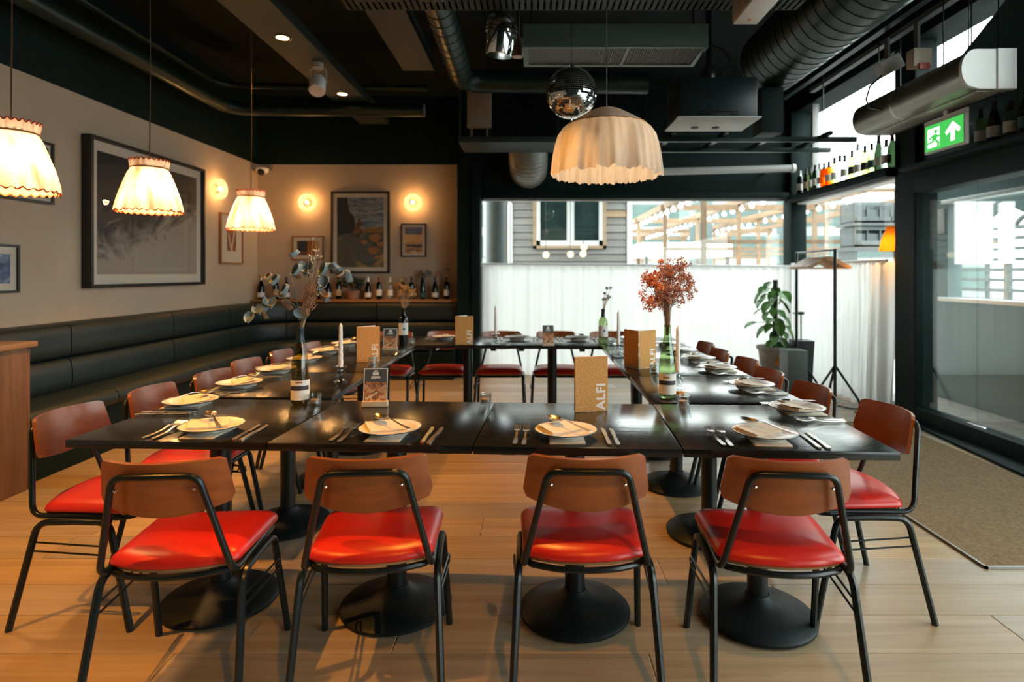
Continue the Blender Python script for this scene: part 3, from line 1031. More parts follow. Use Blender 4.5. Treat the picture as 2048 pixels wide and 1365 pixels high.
def make_chair():
    P = []
    layers = [(0.90, 0.430), (0.98, 0.431), (1.0, 0.436), (0.998, 0.443), (0.975, 0.453), (0.92, 0.463), (0.78, 0.472), (0.5, 0.478), (0.2, 0.480)]
    n = len(seat_outline())
    vs_, fs = [], []
    for s_, z in layers:
        vs_ += [(p[0], p[1], z + 0.010 * max(0, p[1]) / 0.2 * 0) for p in seat_outline(s_)]
    for i in range(len(layers) - 1):
        for k in range(n):
            l = (k + 1) % n
            fs.append((i * n + k, i * n + l, (i + 1) * n + l, (i + 1) * n + k))
    fs.append(tuple(range(n)))
    fs.append(tuple((len(layers) - 1) * n + k for k in range(n)))
    P.append(('seat', B().add(vs_, fs).mesh('seat', RED, 1.0), None))
    P.append(('seat_board', B().prism(seat_outline(0.93), 0.419, 0.4305).mesh('seat_board', PLYEDGE, 0.5), None))

    def bf(u, v):
        t = 2 * u - 1
        at = abs(t)
        e = max(0.0, (at - 0.94) / 0.06)
        rr = 1 - math.sqrt(max(0.0, 1 - e * e))
        zt = 0.779 - 0.009 * rr
        zb = 0.605 + 0.038 * t * t + 0.020 * rr
        z = zb + (zt - zb) * v
        w = 0.193 - 0.016 * (z - 0.66) / 0.11
        yy = -0.196 - 0.036 * (z - 0.63) / 0.145 + 0.060 * t * t
        return (t * w, yy, z)
    P.append(('backrest', B().sheet(bf, 28, 8, -0.011, lambda u, v: (-0.55 * (2 * u - 1), 1, 0.2)).mesh('backrest', PLY, 0.8), None))
    fr = fillet([(-0.190, 0.17, 0.417), (-0.197, -0.168, 0.417), (-0.122, -0.234, 0.738), (0, -0.247, 0.742), (0.122, -0.234, 0.738), (0.197, -0.168, 0.417), (0.190, 0.17, 0.417)], [0, 0.055, 0.045, 0, 0.045, 0.055, 0], 6)
    P.append(('back_frame', B().tube(fr, 0.0105, 10).mesh('back_frame', STEELB), None))
    loop = [(p[0] * 0.91, p[1] * 0.97 - 0.004, 0.409) for p in seat_outline(1.0, 4)]
    P.append(('seat_frame', B().tube(loop, 0.0105, 8, True).mesh('seat_frame', STEELB), None))
    for sx in (-1, 1):
        for sy in (-1, 1):
            path = fillet([(sx * 0.232, sy * 0.228, 0), (sx * 0.212, sy * 0.135, 0.398), (sx * 0.210, 0.0, 0.400)], [0, 0.055, 0], 6)
            P.append(('leg', B().tube(path, 0.0125, 8).mesh('leg', STEELB), None))
    for sx in (-1, 1):
        lp = fillet([(sx * 0.213, -0.155, 0.325), (sx * 0.236, 0.13, 0.318), (sx * 0.236, 0.13, 0.285), (sx * 0.213, -0.165, 0.292)], 0.015, 4, True)
        P.append(('linking_loop', B().tube(lp, 0.0038, 6, True).mesh('linking_loop', STEELB), None))
    sc_ = B()
    for x in (-0.112, 0.112):
        sc_.sphere((x, -0.2335, 0.70), 0.006, 8, 6)
        sc_.sphere((x * 1.28, -0.213, 0.645), 0.006, 8, 6)
    P.append(('screws', sc_.mesh('screws', CHROME), None))
    return P


CP = make_chair()


def chair(label, x, y, deg, grp):
    return place(CP, 'dining_chair', label, 'chair', (x, y, 0), math.radians(deg), grp)


for k, (x, y, a) in enumerate(((-1.135, 1.975, 4.5), (-0.530, 2.01, 5.0), (0.167, 2.02, 0.0), (0.795, 1.99, -4.5))):
    chair('red seated plywood chair seen from behind in the front row, %s' % ords[k], x, y, a, 'chairs along the front row')
nth = ['nearest', 'second nearest', 'third nearest', 'fourth nearest', 'fifth nearest', 'farthest']
for k, (x, y, a) in enumerate(((-1.735, 2.44, -90), (-1.690, 2.905, -88), (-1.645, 3.36, -91), (-1.675, 3.815, -91), (-1.640, 4.27, -89), (-1.600, 4.73, -90))):
    chair('red seated plywood chair between banquette and left tables, %s' % nth[k], x, y, a, 'chairs along the banquette')
for k, (x, y, a) in enumerate(((1.305, 2.48, 90), (1.215, 2.945, 91), (1.180, 3.40, 90), (1.215, 3.855, 90), (1.180, 4.305, 90), (1.212, 4.755, 91))):
    chair('red seated plywood chair on the window side of right tables, %s' % nth[k], x, y, a, 'chairs on the window side')
for k, (x, y, a) in enumerate(((-1.345, 5.49, 178), (-0.830, 5.52, 181), (-0.305, 5.52, 180), (0.215, 5.52, 179), (0.735, 5.50, 181))):
    chair('red seated chair facing the viewer behind the far tables, %s' % ('leftmost', 'second from left', 'middle one', 'fourth from left', 'rightmost')[k], x, y, a, 'chairs behind the far row')

# ------------------------------------------------------------------ place settings
plate_p = [('dish', B().lathe([(0.0, 0.004), (0.058, 0.0), (0.062, 0.004), (0.080, 0.010), (0.111, 0.019), (0.112, 0.021), (0.109, 0.022), (0.083, 0.0135), (0.066, 0.010), (0.0, 0.0095)], 40, cap=False).mesh('dish', ENAMEL), None),
           ('rim', B().tube([(0.1125 * math.cos(2 * PI * k / 40), 0.1125 * math.sin(2 * PI * k / 40), 0.0208) for k in range(40)], 0.0018, 6, True).mesh('rim', RIMB), None)]


def napkin_mesh(w, d, seed, mat, layers=3, fan=0.5):
    r_ = random.Random(seed)
    b = B()
    for k in range(layers):
        ww, dd = w - 0.004 * k, d - 0.005 * k
        c1, c2 = r_.uniform(0.0, 0.004), r_.uniform(0, 0.005)
        rot = Matrix.Rotation(0.06 * k * fan, 4, 'Z')

        def fn(u, v, k=k, ww=ww, dd=dd, c1=c1, c2=c2, rot=rot):
            p = rot @ Vector(((u - 0.5) * ww, (v - 0.5) * dd, 0))
            return (p.x, p.y, 0.0022 * k + c1 * (u - 0.3) ** 2 * 4 * k / 2 + c2 * v * v * k / 2)
        b.sheet(fn, 5, 5, 0.0012, lambda u, v: (0, 0, 1))
    return b.mesh('paper_napkin', mat, 0.8)


nap_top = [napkin_mesh(0.145, 0.110, s_, PAPER, 4) for s_ in (1, 2, 3)]
nap_low = napkin_mesh(0.125, 0.165, 9, PAPER, 2)


def fork_mesh():
    """handle, neck and four tines, lying along +y, tips up"""
    def zz(y):
        return 0.004 + 0.010 * math.exp(-((y - 0.035) / 0.035) ** 2) + max(0, y - 0.06) * 0.32
    b = B()

    def strip(f, ys_, th=0.0022):
        vs_, fs = [], []
        for y_ in ys_:
            x0, x1 = f(y_)
            z = zz(y_)
            vs_ += [(x0, y_, z), (x1, y_, z), (x1, y_, z + th), (x0, y_, z + th)]
        for i in range(len(ys_) - 1):
            for k in range(4):
                l = (k + 1) % 4
                fs.append((i * 4 + k, i * 4 + l, i * 4 + 4 + l, i * 4 + 4 + k))
        fs += [(3, 2, 1, 0), tuple(len(vs_) - 4 + k for k in range(4))]
        b.add(vs_, fs)
    ys_ = [-0.10 + 0.01 * i for i in range(16)]

    def w(y_):
        if y_ < -0.092:
            return 0.006
        if y_ < 0.02:
            return 0.0085 - 0.0055 * (y_ + 0.09) / 0.11
        return 0.0035 + 0.0095 * min(1, (y_ - 0.02) / 0.028)
    strip(lambda y_: (-w(y_), w(y_)), ys_, 0.0028)
    for k in range(4):
        c = -0.0105 + 0.007 * k
        strip(lambda y_: (c - 0.0021 + 0.0008 * (y_ - 0.05) / 0.05, c + 0.0021 - 0.0008 * (y_ - 0.05) / 0.05), [0.048, 0.065, 0.082, 0.10])
    return b.mesh('fork', CUTLERY, 0.6)


def knife_mesh():
    b = B()
    hd = [(-0.0055, -0.11), (0.0055, -0.11), (0.0075, -0.10), (0.006, -0.03), (0.0055, 0.0), (-0.0055, 0.0), (-0.006, -0.03), (-0.0075, -0.10)]
    b.prism(hd, 0.001, 0.007)
    b.prism([(-0.0055, 0.0), (0.0055, 0.0), (0.0095, 0.02), (0.0095, 0.085), (0.004, 0.105), (-0.004, 0.11), (-0.0055, 0.09)], 0.003, 0.0048)
    return b.mesh('knife', CUTLERY, 0.5)


def spoon_mesh():
    b = B()
    n = 16
    vs_, fs = [], []
    for j, q in enumerate((1.0, 0.75, 0.4, 0.0001)):
        for k in range(n):
            a = 2 * PI * k / n
            vs_.append((0.0205 * q * math.cos(a), 0.07 + 0.032 * q * math.sin(a), 0.012 - 0.010 * (1 - q * q)))
    for j in range(3):
        for k in range(n):
            l = (k + 1) % n
            fs.append((j * n + k, j * n + l, (j + 1) * n + l, (j + 1) * n + k))
    o = len(vs_)
    vs_ += [(x, y_, z + 0.0014) for x, y_, z in vs_]
    fs += [tuple(o + i for i in q[::-1]) for q in fs]
    for k in range(n):
        l = (k + 1) % n
        fs.append((k, o + k, o + l, l))
    b.add(vs_, fs)
    pts = [(0, 0.042, 0.0125), (0, 0.02, 0.0155), (0, -0.03, 0.008), (0, -0.085, 0.004)]
    for i in range(3):
        w0, w1 = (0.003, 0.0028, 0.004, 0.0075)[i], (0.003, 0.0028, 0.004, 0.0075)[i + 1]
        p, q = pts[i], pts[i + 1]
        b.add([(-w0, p[1], p[2]), (w0, p[1], p[2]), (w0, p[1], p[2] + 0.002), (-w0, p[1], p[2] + 0.002), (-w1, q[1], q[2]), (w1, q[1], q[2]), (w1, q[1], q[2] + 0.002), (-w1, q[1], q[2] + 0.002)],
              [(0, 1, 2, 3), (7, 6, 5, 4), (0, 4, 5, 1), (1, 5, 6, 2), (2, 6, 7, 3), (3, 7, 4, 0)])
    return b.mesh('spoon', CUTLERY, 0.7)


FORK, KNIFE, SPOON = fork_mesh(), knife_mesh(), spoon_mesh()
ZT = 0.7505


def setting(x, y, deg, where, seed, full=True):
    """one cover: local +y points to the table centre, the diner sits at -y"""
    r_ = random.Random(seed)
    a = math.radians(deg)

    def W(lx, ly, z=0.0):
        return (x + lx * math.cos(a) - ly * math.sin(a), y + lx * math.sin(a) + ly * math.cos(a), ZT + z)
    tag(obj('paper_napkin', nap_low, None, W(0.0, -0.02), (0, 0, a + r_.uniform(-0.06, 0.06))), 'folded cream napkin under the plate at %s' % where, 'napkin', 'napkins under plates')
    place(plate_p, 'enamel_plate', 'white enamel plate with dark rim at %s' % where, 'plate', W(0, 0, 0.0062), a, 'enamel plates')
    ta = a + r_.uniform(0.1, 0.75)
    tag(obj('paper_napkin', nap_top[seed % 3], None, W(-0.020, 0.012, 0.0185), (0.07, 0.07, ta)), 'folded cream napkin lying on the plate at %s' % where, 'napkin', 'napkins on plates')
    sa = a + r_.uniform(0.4, 0.95)
    tag(obj('spoon', SPOON, None, W(0.014, -0.010, 0.0375), (0.05, 0.03, sa), (1.15, 1.15, 1.15)), 'steel spoon resting on the napkin at %s' % where, 'spoon', 'spoons on napkins')
    for k, lx in enumerate((-0.178, -0.146)):
        tag(obj('fork', FORK, None, W(lx, -0.015 - 0.008 * k, 0), (0, 0, a + r_.uniform(-0.05, 0.09))), '%s steel fork at %s' % (('outer', 'inner')[k], where), 'fork', 'forks on the tables')
    for k, lx in enumerate((0.142, 0.172)):
        tag(obj('knife', KNIFE, None, W(lx, -0.012 - 0.004 * k, 0), (0, 0, a + r_.uniform(-0.05, 0.12))), '%s steel knife at %s' % (('inner', 'outer')[k], where), 'knife', 'knives on the tables')


for k, (x, y, a) in enumerate(((-1.197, 2.20, -3), (-0.524, 2.163, -3), (0.119, 2.135, 0), (0.829, 2.108, -4))):
    setting(x, y, a, 'the %s front row seat' % ords[k], 10 + k)
for k, y in enumerate((2.63, 3.065, 3.505, 3.935, 4.345, 4.80)):
    setting(-1.525, y, -90, 'the %s banquette side seat' % nth[k], 20 + k)
for k, (x, y) in enumerate(((1.118, 2.50), (1.12, 3.025), (1.115, 3.565), (1.11, 3.965), (1.10, 4.36), (1.09, 4.78))):
    setting(x, y, 90, 'the %s window side seat' % nth[k], 30 + k)
for k, (x, y) in enumerate(((-0.79, 5.28), (-0.14, 5.25), (0.40, 5.22), (0.86, 5.20))):
    setting(x, y, 180, 'the %s far row seat' % ords[k], 40 + k)

# ------------------------------------------------------------------ small pendant lamps
SHADE = cloth('cream_pleated_shade', (0.74, 0.60, 0.44), 0.55, 0.0, (0.34, 0.38, 0.52), (0.15, 0.105, 0.085), 22.0)
SHRED = pbr('rust_red_trim', (0.42, 0.06, 0.015), 0.8, var=0.2)
FIL = glow('warm_filament_bulb', (1.0, 0.72, 0.40), 9.0)


def pleat(n, amp):
    return lambda w, i: 1 + amp * math.cos(n * w) * (0.4 + 0.6 * min(1, i / 3))


def shade_parts(r0=0.098, r1=0.172, h=0.25):
    n = 14
    b = B()
    prof = []
    for k in range(13):
        t = k / 12
        prof.append((r1 - (r1 - r0) * (t ** 1.35), h * t))
    prof += [(r0 * 0.995, h + 0.012), (r0 * 1.03, h + 0.035), (r0 * 1.06, h + 0.055)]
    outer = lambda w, i: 1 + 0.055 * abs(math.cos(n * w / 2)) ** 0.7 * (1.0 if i < 12 else 0.2) + (0.02 * math.cos(26 * w) if i >= 13 else 0) + (0.015 * math.cos(30 * w) if i == 0 else 0)
    b.lathe(prof, 168, mod=outer, cap=False)
    P = [('lamp_shade', b.mesh('lamp_shade', SHADE, 1.2), None)]
    for nm, r_, z, cnt in (('hem_trim', r1 * 1.018, 0.0, 30), ('top_trim', r0 * 1.06, h + 0.055, 26)):
        pts = [(r_ * (1 + 0.012 * math.cos(cnt * 2 * PI * k / 160)) * math.cos(2 * PI * k / 160), r_ * (1 + 0.012 * math.cos(cnt * 2 * PI * k / 160)) * math.sin(2 * PI * k / 160), z + 0.006 * math.cos(cnt * 2 * PI * k / 160)) for k in range(160)]
        P.append((nm, B().tube(pts, 0.0035, 5, True).mesh(nm, SHRED), 0))
    P.append(('shade_band', B().tube([(r0 * 1.012 * math.cos(2 * PI * k / 48), r0 * 1.012 * math.sin(2 * PI * k / 48), h + 0.008) for k in range(48)], 0.004, 5, True).mesh('shade_band', pbr('tan_ribbon', (0.5, 0.22, 0.07), 0.8)), 0))
    P.append(('bulb', B().sphere((0, 0, 0.10), 0.022, 14, 10, 1.2).mesh('bulb', FIL), None))
    P.append(('lamp_holder', B().lathe([(0.012, 0.126), (0.016, 0.19), (0.02, h + 0.02), (0.008, h + 0.04)], 14).mesh('lamp_holder', BRASS), None))
    P.append(('shade_ring', B().tube([(r0 * 0.99 * math.cos(2 * PI * k / 32), r0 * 0.99 * math.sin(2 * PI * k / 32), h + 0.008) for k in range(32)], 0.002, 5, True).tube([(-r0, 0, h + 0.008), (r0, 0, h + 0.008)], 0.002, 5).tube([(0, -r0, h + 0.008), (0, r0, h + 0.008)], 0.002, 5).mesh('shade_ring', BRASS), None))
    return P


SP = shade_parts()
for k, (px, py, Y) in enumerate(((22, 383, 2.62), (299, 424, 3.53), (502, 459, 4.72))):
    x, y, z = pt(px, py, Y)
    t = place(SP, 'pendant_lamp', ('lit cream fabric pendant cut by the left edge', 'lit cream fabric pendant before the large dark picture', 'lit cream fabric pendant nearest the room corner')[k], 'pendant lamp', (x, y, z), 0.3 * k, 'fabric pendants over the left tables')
    obj('cord', B().tube([(0, 0, 0.28), (0.004, 0, 0.8), (0, 0, ZC - z)], 0.0032, 6).mesh('cord', pbr('brown_flex', (0.10, 0.05, 0.02), 0.7)), t)
    obj('ceiling_rose', B().lathe([(0.045, ZC - z - 0.03), (0.05, ZC - z)], 16).mesh('ceiling_rose', STEELB), t)
    point_light('pendant_light', (0, 0, 0.10), E_PENDANT, LAMP, 0.03, t)

# ------------------------------------------------------------------ large pendant
CALICO = cloth('cream_calico', (0.78, 0.69, 0.58), 0.45, 0.0, (0.52, 0.47, 0.40), (0.22, 0.17, 0.12), 11.0)
x, y, z = pt(1213, 352, 3.55)
lp = thing('large_pendant', 'big cream cloth pendant with gathered skirt beside mirror ball', 'pendant lamp', (x, y, z))
rr_ = random.Random(4)
skn = 220
gat = [sum(a * math.cos(f * 2 * PI * k / skn + p) for f, p, a in ((17, 0.4, 1.0), (29, 1.7, 0.6), (9, 2.2, 0.7), (41, 0.9, 0.35))) / 2.0 for k in range(skn)]


def skirt(w, i):
    k = int(round(w / (2 * PI) * skn)) % skn
    return 1 + 0.075 * gat[k] * max(0.0, 1 - i / 8.5)


prof = [(0.322, 0.0), (0.318, 0.06), (0.312, 0.12), (0.302, 0.18), (0.288, 0.235), (0.262, 0.278), (0.236, 0.300)]
b = B().lathe(prof, skn, mod=skirt, cap=False)
for i in range(skn):      # uneven hem
    v = b.v[i]
    b.v[i] = (v[0], v[1], v[2] + 0.010 * gat[(i * 3 + 11) % skn] + 0.006 * gat[i])
obj('skirt', b.mesh('skirt', CALICO, 1.3), lp)
obj('crown', B().lathe([(0.242, 0.292), (0.236, 0.304), (0.17, 0.345), (0.10, 0.385), (0.06, 0.402), (0.03, 0.408)], 60).mesh('crown', CALICO, 0.9), lp)
obj('wire_ring', B().tube([(0.242 * math.cos(2 * PI * k / 60), 0.242 * math.sin(2 * PI * k / 60), 0.296) for k in range(60)], 0.004, 6, True).mesh('wire_ring', pbr('tan_ribbon', (0.5, 0.22, 0.07), 0.8)), lp)
obj('bulb', B().sphere((0, 0, 0.10), 0.035, 16, 12).mesh('bulb', FIL), lp)
obj('cord', B().tube([(0, 0, 0.20), (0, 0, ZC - z)], 0.0035, 6).mesh('cord', pbr('grey_flex', (0.12, 0.13, 0.12), 0.6)), lp)
point_light('pendant_light', (0, 0, 0.10), E_BIG, (1.0, 0.68, 0.40), 0.045, lp)

# mirror ball
x, y, z = pt(1143, 187, 4.0)
mb = thing('mirror_ball', 'silver mirror ball hanging next to the big pendant', 'mirror ball', (x, y, z))
R = 0.173
b = B()
rows = 38
for i in range(rows):
    t0, t1 = PI * (i + 0.08) / rows, PI * (i + 0.92) / rows
    cnt = max(6, int(2 * rows * math.sin((t0 + t1) / 2)))
    for k in range(cnt):
        a0, a1 = 2 * PI * (k + 0.05) / cnt, 2 * PI * (k + 0.95) / cnt
        q = [(math.sin(t) * math.cos(a), math.sin(t) * math.sin(a), math.cos(t)) for t, a in ((t0, a0), (t1, a0), (t1, a1), (t0, a1))]
        b.add([(R * c[0], R * c[1], R * c[2]) for c in q], [(0, 1, 2, 3)])
mm = obj('mirror_tiles', b.mesh('mirror_tiles', pbr('mirror', (0.86, 0.86, 0.86), 0.02, metal=1.0, var=0.01), 0), mb)
mm['kind'] = 'stuff'
obj('core', B().sphere((0, 0, 0), R * 0.988, 40, 26).mesh('core', PLASTG), mb)
obj('hanger', B().lathe([(0.02, R - 0.002), (0.02, R + 0.015), (0.006, R + 0.02)], 12).tube([(0, 0, R), (0, 0, ZC - z)], 0.0025, 5).mesh('hanger', CHROME), mb)
obj('bottom_pin', B().lathe([(0.004, -R - 0.012), (0.008, -R + 0.004)], 8).mesh('bottom_pin', CHROME), mb)

# ------------------------------------------------------------------ wall lights
SCO = glow('sconce_globe', (1.0, 0.74, 0.42), 7.0)
RIB = cloth('frosted_ribbed_glass', (0.9, 0.85, 0.78), 0.75, 0.62, (0.16, 0.155, 0.15))
for k, (x, y, z, rx, ry, lab) in enumerate(((-3.055, YB, 2.30, PI / 2, 0, 'round glass wall light left of the large river picture'), (-1.625, YB, 2.30, PI / 2, 0, 'round glass wall light right of the large river picture'), (XL, 6.96, 2.335, 0, PI / 2, 'round glass wall light on the left wall beside large picture'))):
    t = thing('wall_light', lab, 'wall light', (x, y, z), 0, 'round wall lights')
    rot = (rx, ry, 0)
    obj('back_plate', B().lathe([(0.06, 0.001), (0.062, 0.02), (0.05, 0.03)], 24).mesh('back_plate', BRASS), t, (0, 0, 0), rot)
    obj('glass_cover', B().lathe([(0.098, 0.022), (0.112, 0.04), (0.116, 0.065), (0.110, 0.09), (0.085, 0.108), (0.04, 0.118)], 40, mod=lambda w, i: 1 + 0.012 * math.cos(20 * w)).mesh('glass_cover', RIB, 1.2), t, (0, 0, 0), rot)
    obj('bulb', B().sphere((0, 0, 0.062), 0.026, 16, 12).mesh('bulb', SCO), t, (0, 0, 0), rot)
    point_light('wall_light_bulb', (0, -0.062, 0) if k < 2 else (0.062, 0, 0), E_SCONCE, (1.0, 0.5, 0.16), 0.03, t)

# ------------------------------------------------------------------ pictures


def picture(name, label, wall, a0, a1, z0, z1, fw, depth, fmat, mat_w, amat, extra=None):
    """framed picture on the back wall (wall='b', a along x) or left wall ('l', a along y)"""
    w, h = a1 - a0, z1 - z0
    t = thing(name, label, 'picture', ((a0 + a1) / 2, YB, z0) if wall == 'b' else (XL, (a0 + a1) / 2, z0), 0 if wall == 'b' else PI / 2)
    f = B()
    f.box(-w / 2, w / 2, -depth, -0.002, 0, fw).box(-w / 2, w / 2, -depth, -0.002, h - fw, h).box(-w / 2, -w / 2 + fw, -depth, -0.002, fw, h - fw).box(w / 2 - fw, w / 2, -depth, -0.002, fw, h - fw)
    obj('frame', f.mesh('frame', fmat, 0), t)
    yb = -depth * 0.55
    obj('mount', B().box(-w / 2 + fw, w / 2 - fw, yb, -0.004, fw, h - fw).mesh('mount', PAPERM, 0), t)
    m = fw + mat_w
    pr = obj('print', B().box(-w / 2 + m, w / 2 - m, yb - 0.002, yb, m, h - m).mesh('print', amat, 0), t)
    if extra:
        extra(pr, w / 2 - m, m, h - m, yb - 0.002)
    obj('glazing', B().box(-w / 2 + fw, w / 2 - fw, yb - 0.008, yb - 0.005, fw, h - fw).mesh('glazing', GPIC, 0), t)
    return t


PAPERM = pbr('ivory_mount', (0.66, 0.58, 0.47), 0.9, var=0.02)
BLKF = pbr('black_frame', (0.012, 0.012, 0.012), 0.4, var=0.1)
OAKF = wood('oak_frame', (0.22, 0.09, 0.025), (0.36, 0.16, 0.05), axis=2, rough=0.45)


def flat(parent, name, poly, y, color, rough=0.7):
    m = pbr('ink_%02x%02x%02x' % tuple(int(c * 255) for c in color), color, rough, var=0.25, scale=14)
    obj(name, B().prism(poly, y - 0.0008, y, 'y').mesh(name, m, 0), parent)


def river(pr, hw, z0, z1, y):
    H = z1 - z0
    q = lambda u, v: (-hw + 2 * hw * u, z0 + H * v)
    sky = art('picture_sky', 'sky')
    obj('sky', B().prism([q(0, 0.55), q(1, 0.55), q(1, 1), q(0, 1)], y - 0.0006, y, 'y').mesh('sky', sky, 0), pr)
    flat(pr, 'far_bank', [q(0.3, 0.50), q(1, 0.50), q(1, 0.585), q(0.62, 0.565)], y - 0.001, (0.30, 0.15, 0.045))
    flat(pr, 'cliff', [q(0, 0.46), q(0.40, 0.50), q(0.37, 0.72), q(0.26, 0.80), q(0.22, 1.0), q(0, 1.0)], y - 0.0014, (0.018, 0.020, 0.018))
    flat(pr, 'water', [q(0.25, 0.16), q(0.70, 0.0), q(0.92, 0.12), q(0.70, 0.38), q(0.40, 0.44), q(0.05, 0.48)], y - 0.0012, (0.085, 0.092, 0.078))
    flat(pr, 'rock', [q(0.0, 0.0), q(0.34, 0.0), q(0.30, 0.20), q(0.10, 0.38), q(0, 0.40)], y - 0.0016, (0.10, 0.085, 0.06))
    for u, v, s_ in ((0.82, 0.42, 0.13), (0.78, 0.24, 0.12), (0.58, 0.36, 0.07), (0.93, 0.33, 0.08), (0.86, 0.14, 0.06)):
        flat(pr, 'reeds', [q(u + s_ * math.cos(a) * (1 + 0.2 * math.sin(3 * a)), v + 0.45 * s_ * math.sin(a)) for a in [2 * PI * i / 14 for i in range(14)]], y - 0.0018, (0.36, 0.15, 0.045))
    body = [(0.47, 0.70), (0.50, 0.72), (0.52, 0.70), (0.51, 0.66), (0.57, 0.60), (0.56, 0.585), (0.50, 0.62), (0.50, 0.56), (0.57, 0.51), (0.47, 0.43), (0.45, 0.415), (0.46, 0.45), (0.50, 0.50), (0.41, 0.52), (0.33, 0.47), (0.30, 0.49), (0.39, 0.57), (0.43, 0.64)]
    flat(pr, 'seated_figure', [q(*p) for p in body], y - 0.0022, (0.15, 0.055, 0.02))


def stripes(pr, hw, z0, z1, y):
    H = z1 - z0
    for k, (u0, u1, v0, v1, c) in enumerate(((0, 1, 0.42, 0.75, (0.72, 0.40, 0.15)), (0.05, 0.95, 0.72, 0.98, (0.16, 0.17, 0.22)), (0.1, 0.95, 0.25, 0.34, (0.10, 0.05, 0.05)))):
        flat(pr, 'colour_field', [(-hw + 2 * hw * u0, z0 + H * v0), (-hw + 2 * hw * u1, z0 + H * v0), (-hw + 2 * hw * u1, z0 + H * v1), (-hw + 2 * hw * u0, z0 + H * v1)], y - 0.0004 * (k + 1), c)
    for i in range(7):
        x = -hw + 2 * hw * (0.12 + 0.12 * i)
        flat(pr, 'caption_mark', [(x, z0 + H * 0.10), (x + 0.012, z0 + H * 0.10), (x + 0.012, z0 + H * 0.15), (x, z0 + H * 0.15)], y - 0.0006, (0.15, 0.10, 0.06))


def block(pr, hw, z0, z1, y):
    H = z1 - z0
    flat(pr, 'door_block', [(-hw * 0.05, z0), (hw * 0.62, z0), (hw * 0.62, z0 + H * 0.95), (-hw * 0.05, z0 + H * 0.95)], y, (0.36, 0.12, 0.03))
    flat(pr, 'light_edge', [(hw * 0.62, z0), (hw * 0.98, z0), (hw * 0.98, z1), (hw * 0.62, z1)], y, (0.60, 0.34, 0.15))
    flat(pr, 'dark_block', [(-hw * 0.98, z0 + H * 0.25), (-hw * 0.05, z0 + H * 0.25), (-hw * 0.05, z1), (-hw * 0.98, z1)], y, (0.03, 0.035, 0.05))


def vee(pr, hw, z0, z1, y):
    H = z1 - z0
    flat(pr, 'pale_vee', [(-hw * 0.9, z0 + H * 0.75), (-hw * 0.55, z0 + H * 0.7), (-hw * 0.05, z0 + H * 0.15), (hw * 0.5, z0 + H * 0.95), (hw * 0.9, z0 + H * 0.95), (hw * 0.1, z0 + H * 0.02), (-hw * 0.2, z0 + H * 0.02)], y, (0.60, 0.45, 0.36))


K = 3.75 / 3.6
picture('framed_picture', 'large framed river picture between the two wall lights', 'b', -2.74, -1.946, 1.34, 2.45, 0.026, 0.035, BLKF, 0.055, art('river_print', 'river'), river)
picture('framed_picture', 'small dark framed sunset print right of the river picture', 'b', -1.79, -1.45, 1.563, 2.015, 0.016, 0.028, BLKF, 0.03, art('sunset_print', 'sunset'), stripes)
picture('framed_picture', 'small wide oak framed print left of the river picture', 'b', -3.275, -2.84, 1.515, 1.85, 0.02, 0.028, OAKF, 0.05, art('rust_print', 'rust'), block)
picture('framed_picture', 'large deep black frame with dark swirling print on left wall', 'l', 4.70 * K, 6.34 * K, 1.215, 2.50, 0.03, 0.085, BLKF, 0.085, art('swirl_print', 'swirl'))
picture('framed_picture', 'narrow oak framed print near the room corner', 'l', 6.75 * K, 7.27 * K, 1.455, 2.07, 0.02, 0.035, OAKF, 0.14, art('rust_print_two', 'rust'), vee)
picture('framed_picture', 'black framed dark print behind the nearest pendant', 'l', 3.72 * K, 4.40 * K, 1.87, 2.345, 0.02, 0.035, BLKF, 0.025, art('night_print', 'night'))
picture('framed_picture', 'black framed blue print cut by the left edge', 'l', 3.70 * K, 4.11 * K, 1.20, 1.545, 0.018, 0.03, BLKF, 0.05, art('blue_print', 'blue'))

# security camera in the corner
dc = thing('dome_camera', 'small white dome camera under the dark band in corner', 'camera', (-3.64, 7.93, 2.69))
obj('mount', B().lathe([(0.06, 0.0), (0.085, 0.02), (0.085, 0.06), (0.06, 0.068)], 20).mesh('mount', PLASTW), dc)
obj('dome', B().sphere((0.01, -0.055, 0.005), 0.048, 16, 10).mesh('dome', pbr('dark_dome', (0.02, 0.02, 0.02), 0.1)), dc)

# ------------------------------------------------------------------ bottles
G_OLIVE = glass('olive_bottle_glass', (0.56, 0.50, 0.20), 0.0, ior=1.6)
G_GREEN = glass('green_bottle_glass', (0.52, 0.62, 0.38), 0.0, ior=1.6)
G_DARK = glass('dark_bottle_glass', (0.10, 0.14, 0.09), 0.0)
G_AMBER = glass('amber_bottle_glass', (0.85, 0.25, 0.02), 0.0)
G_YEL = glass('yellow_green_glass', (0.80, 0.85, 0.35), 0.0)
G_WHITE = glass('clear_bottle_glass', (0.86, 0.90, 0.89), 0.0)
FOIL_K = pbr('black_foil', (0.015, 0.015, 0.017), 0.35)
FOIL_G = pbr('gold_foil', (0.5, 0.33, 0.12), 0.35, metal=0.8)
FOIL_R = pbr('wine_red_foil', (0.18, 0.03, 0.02), 0.4)
FOIL_W = pbr('silver_foil', (0.62, 0.62, 0.62), 0.35, metal=0.6)
LABW = pbr('white_bottle_label', (0.72, 0.70, 0.65), 0.7, var=0.04)
LABT = pbr('tan_bottle_label', (0.48, 0.33, 0.18), 0.7, var=0.1)
LABK = pbr('black_bottle_label', (0.03, 0.03, 0.035), 0.6)
LABG = pbr('green_bottle_label', (0.02, 0.10, 0.09), 0.6)
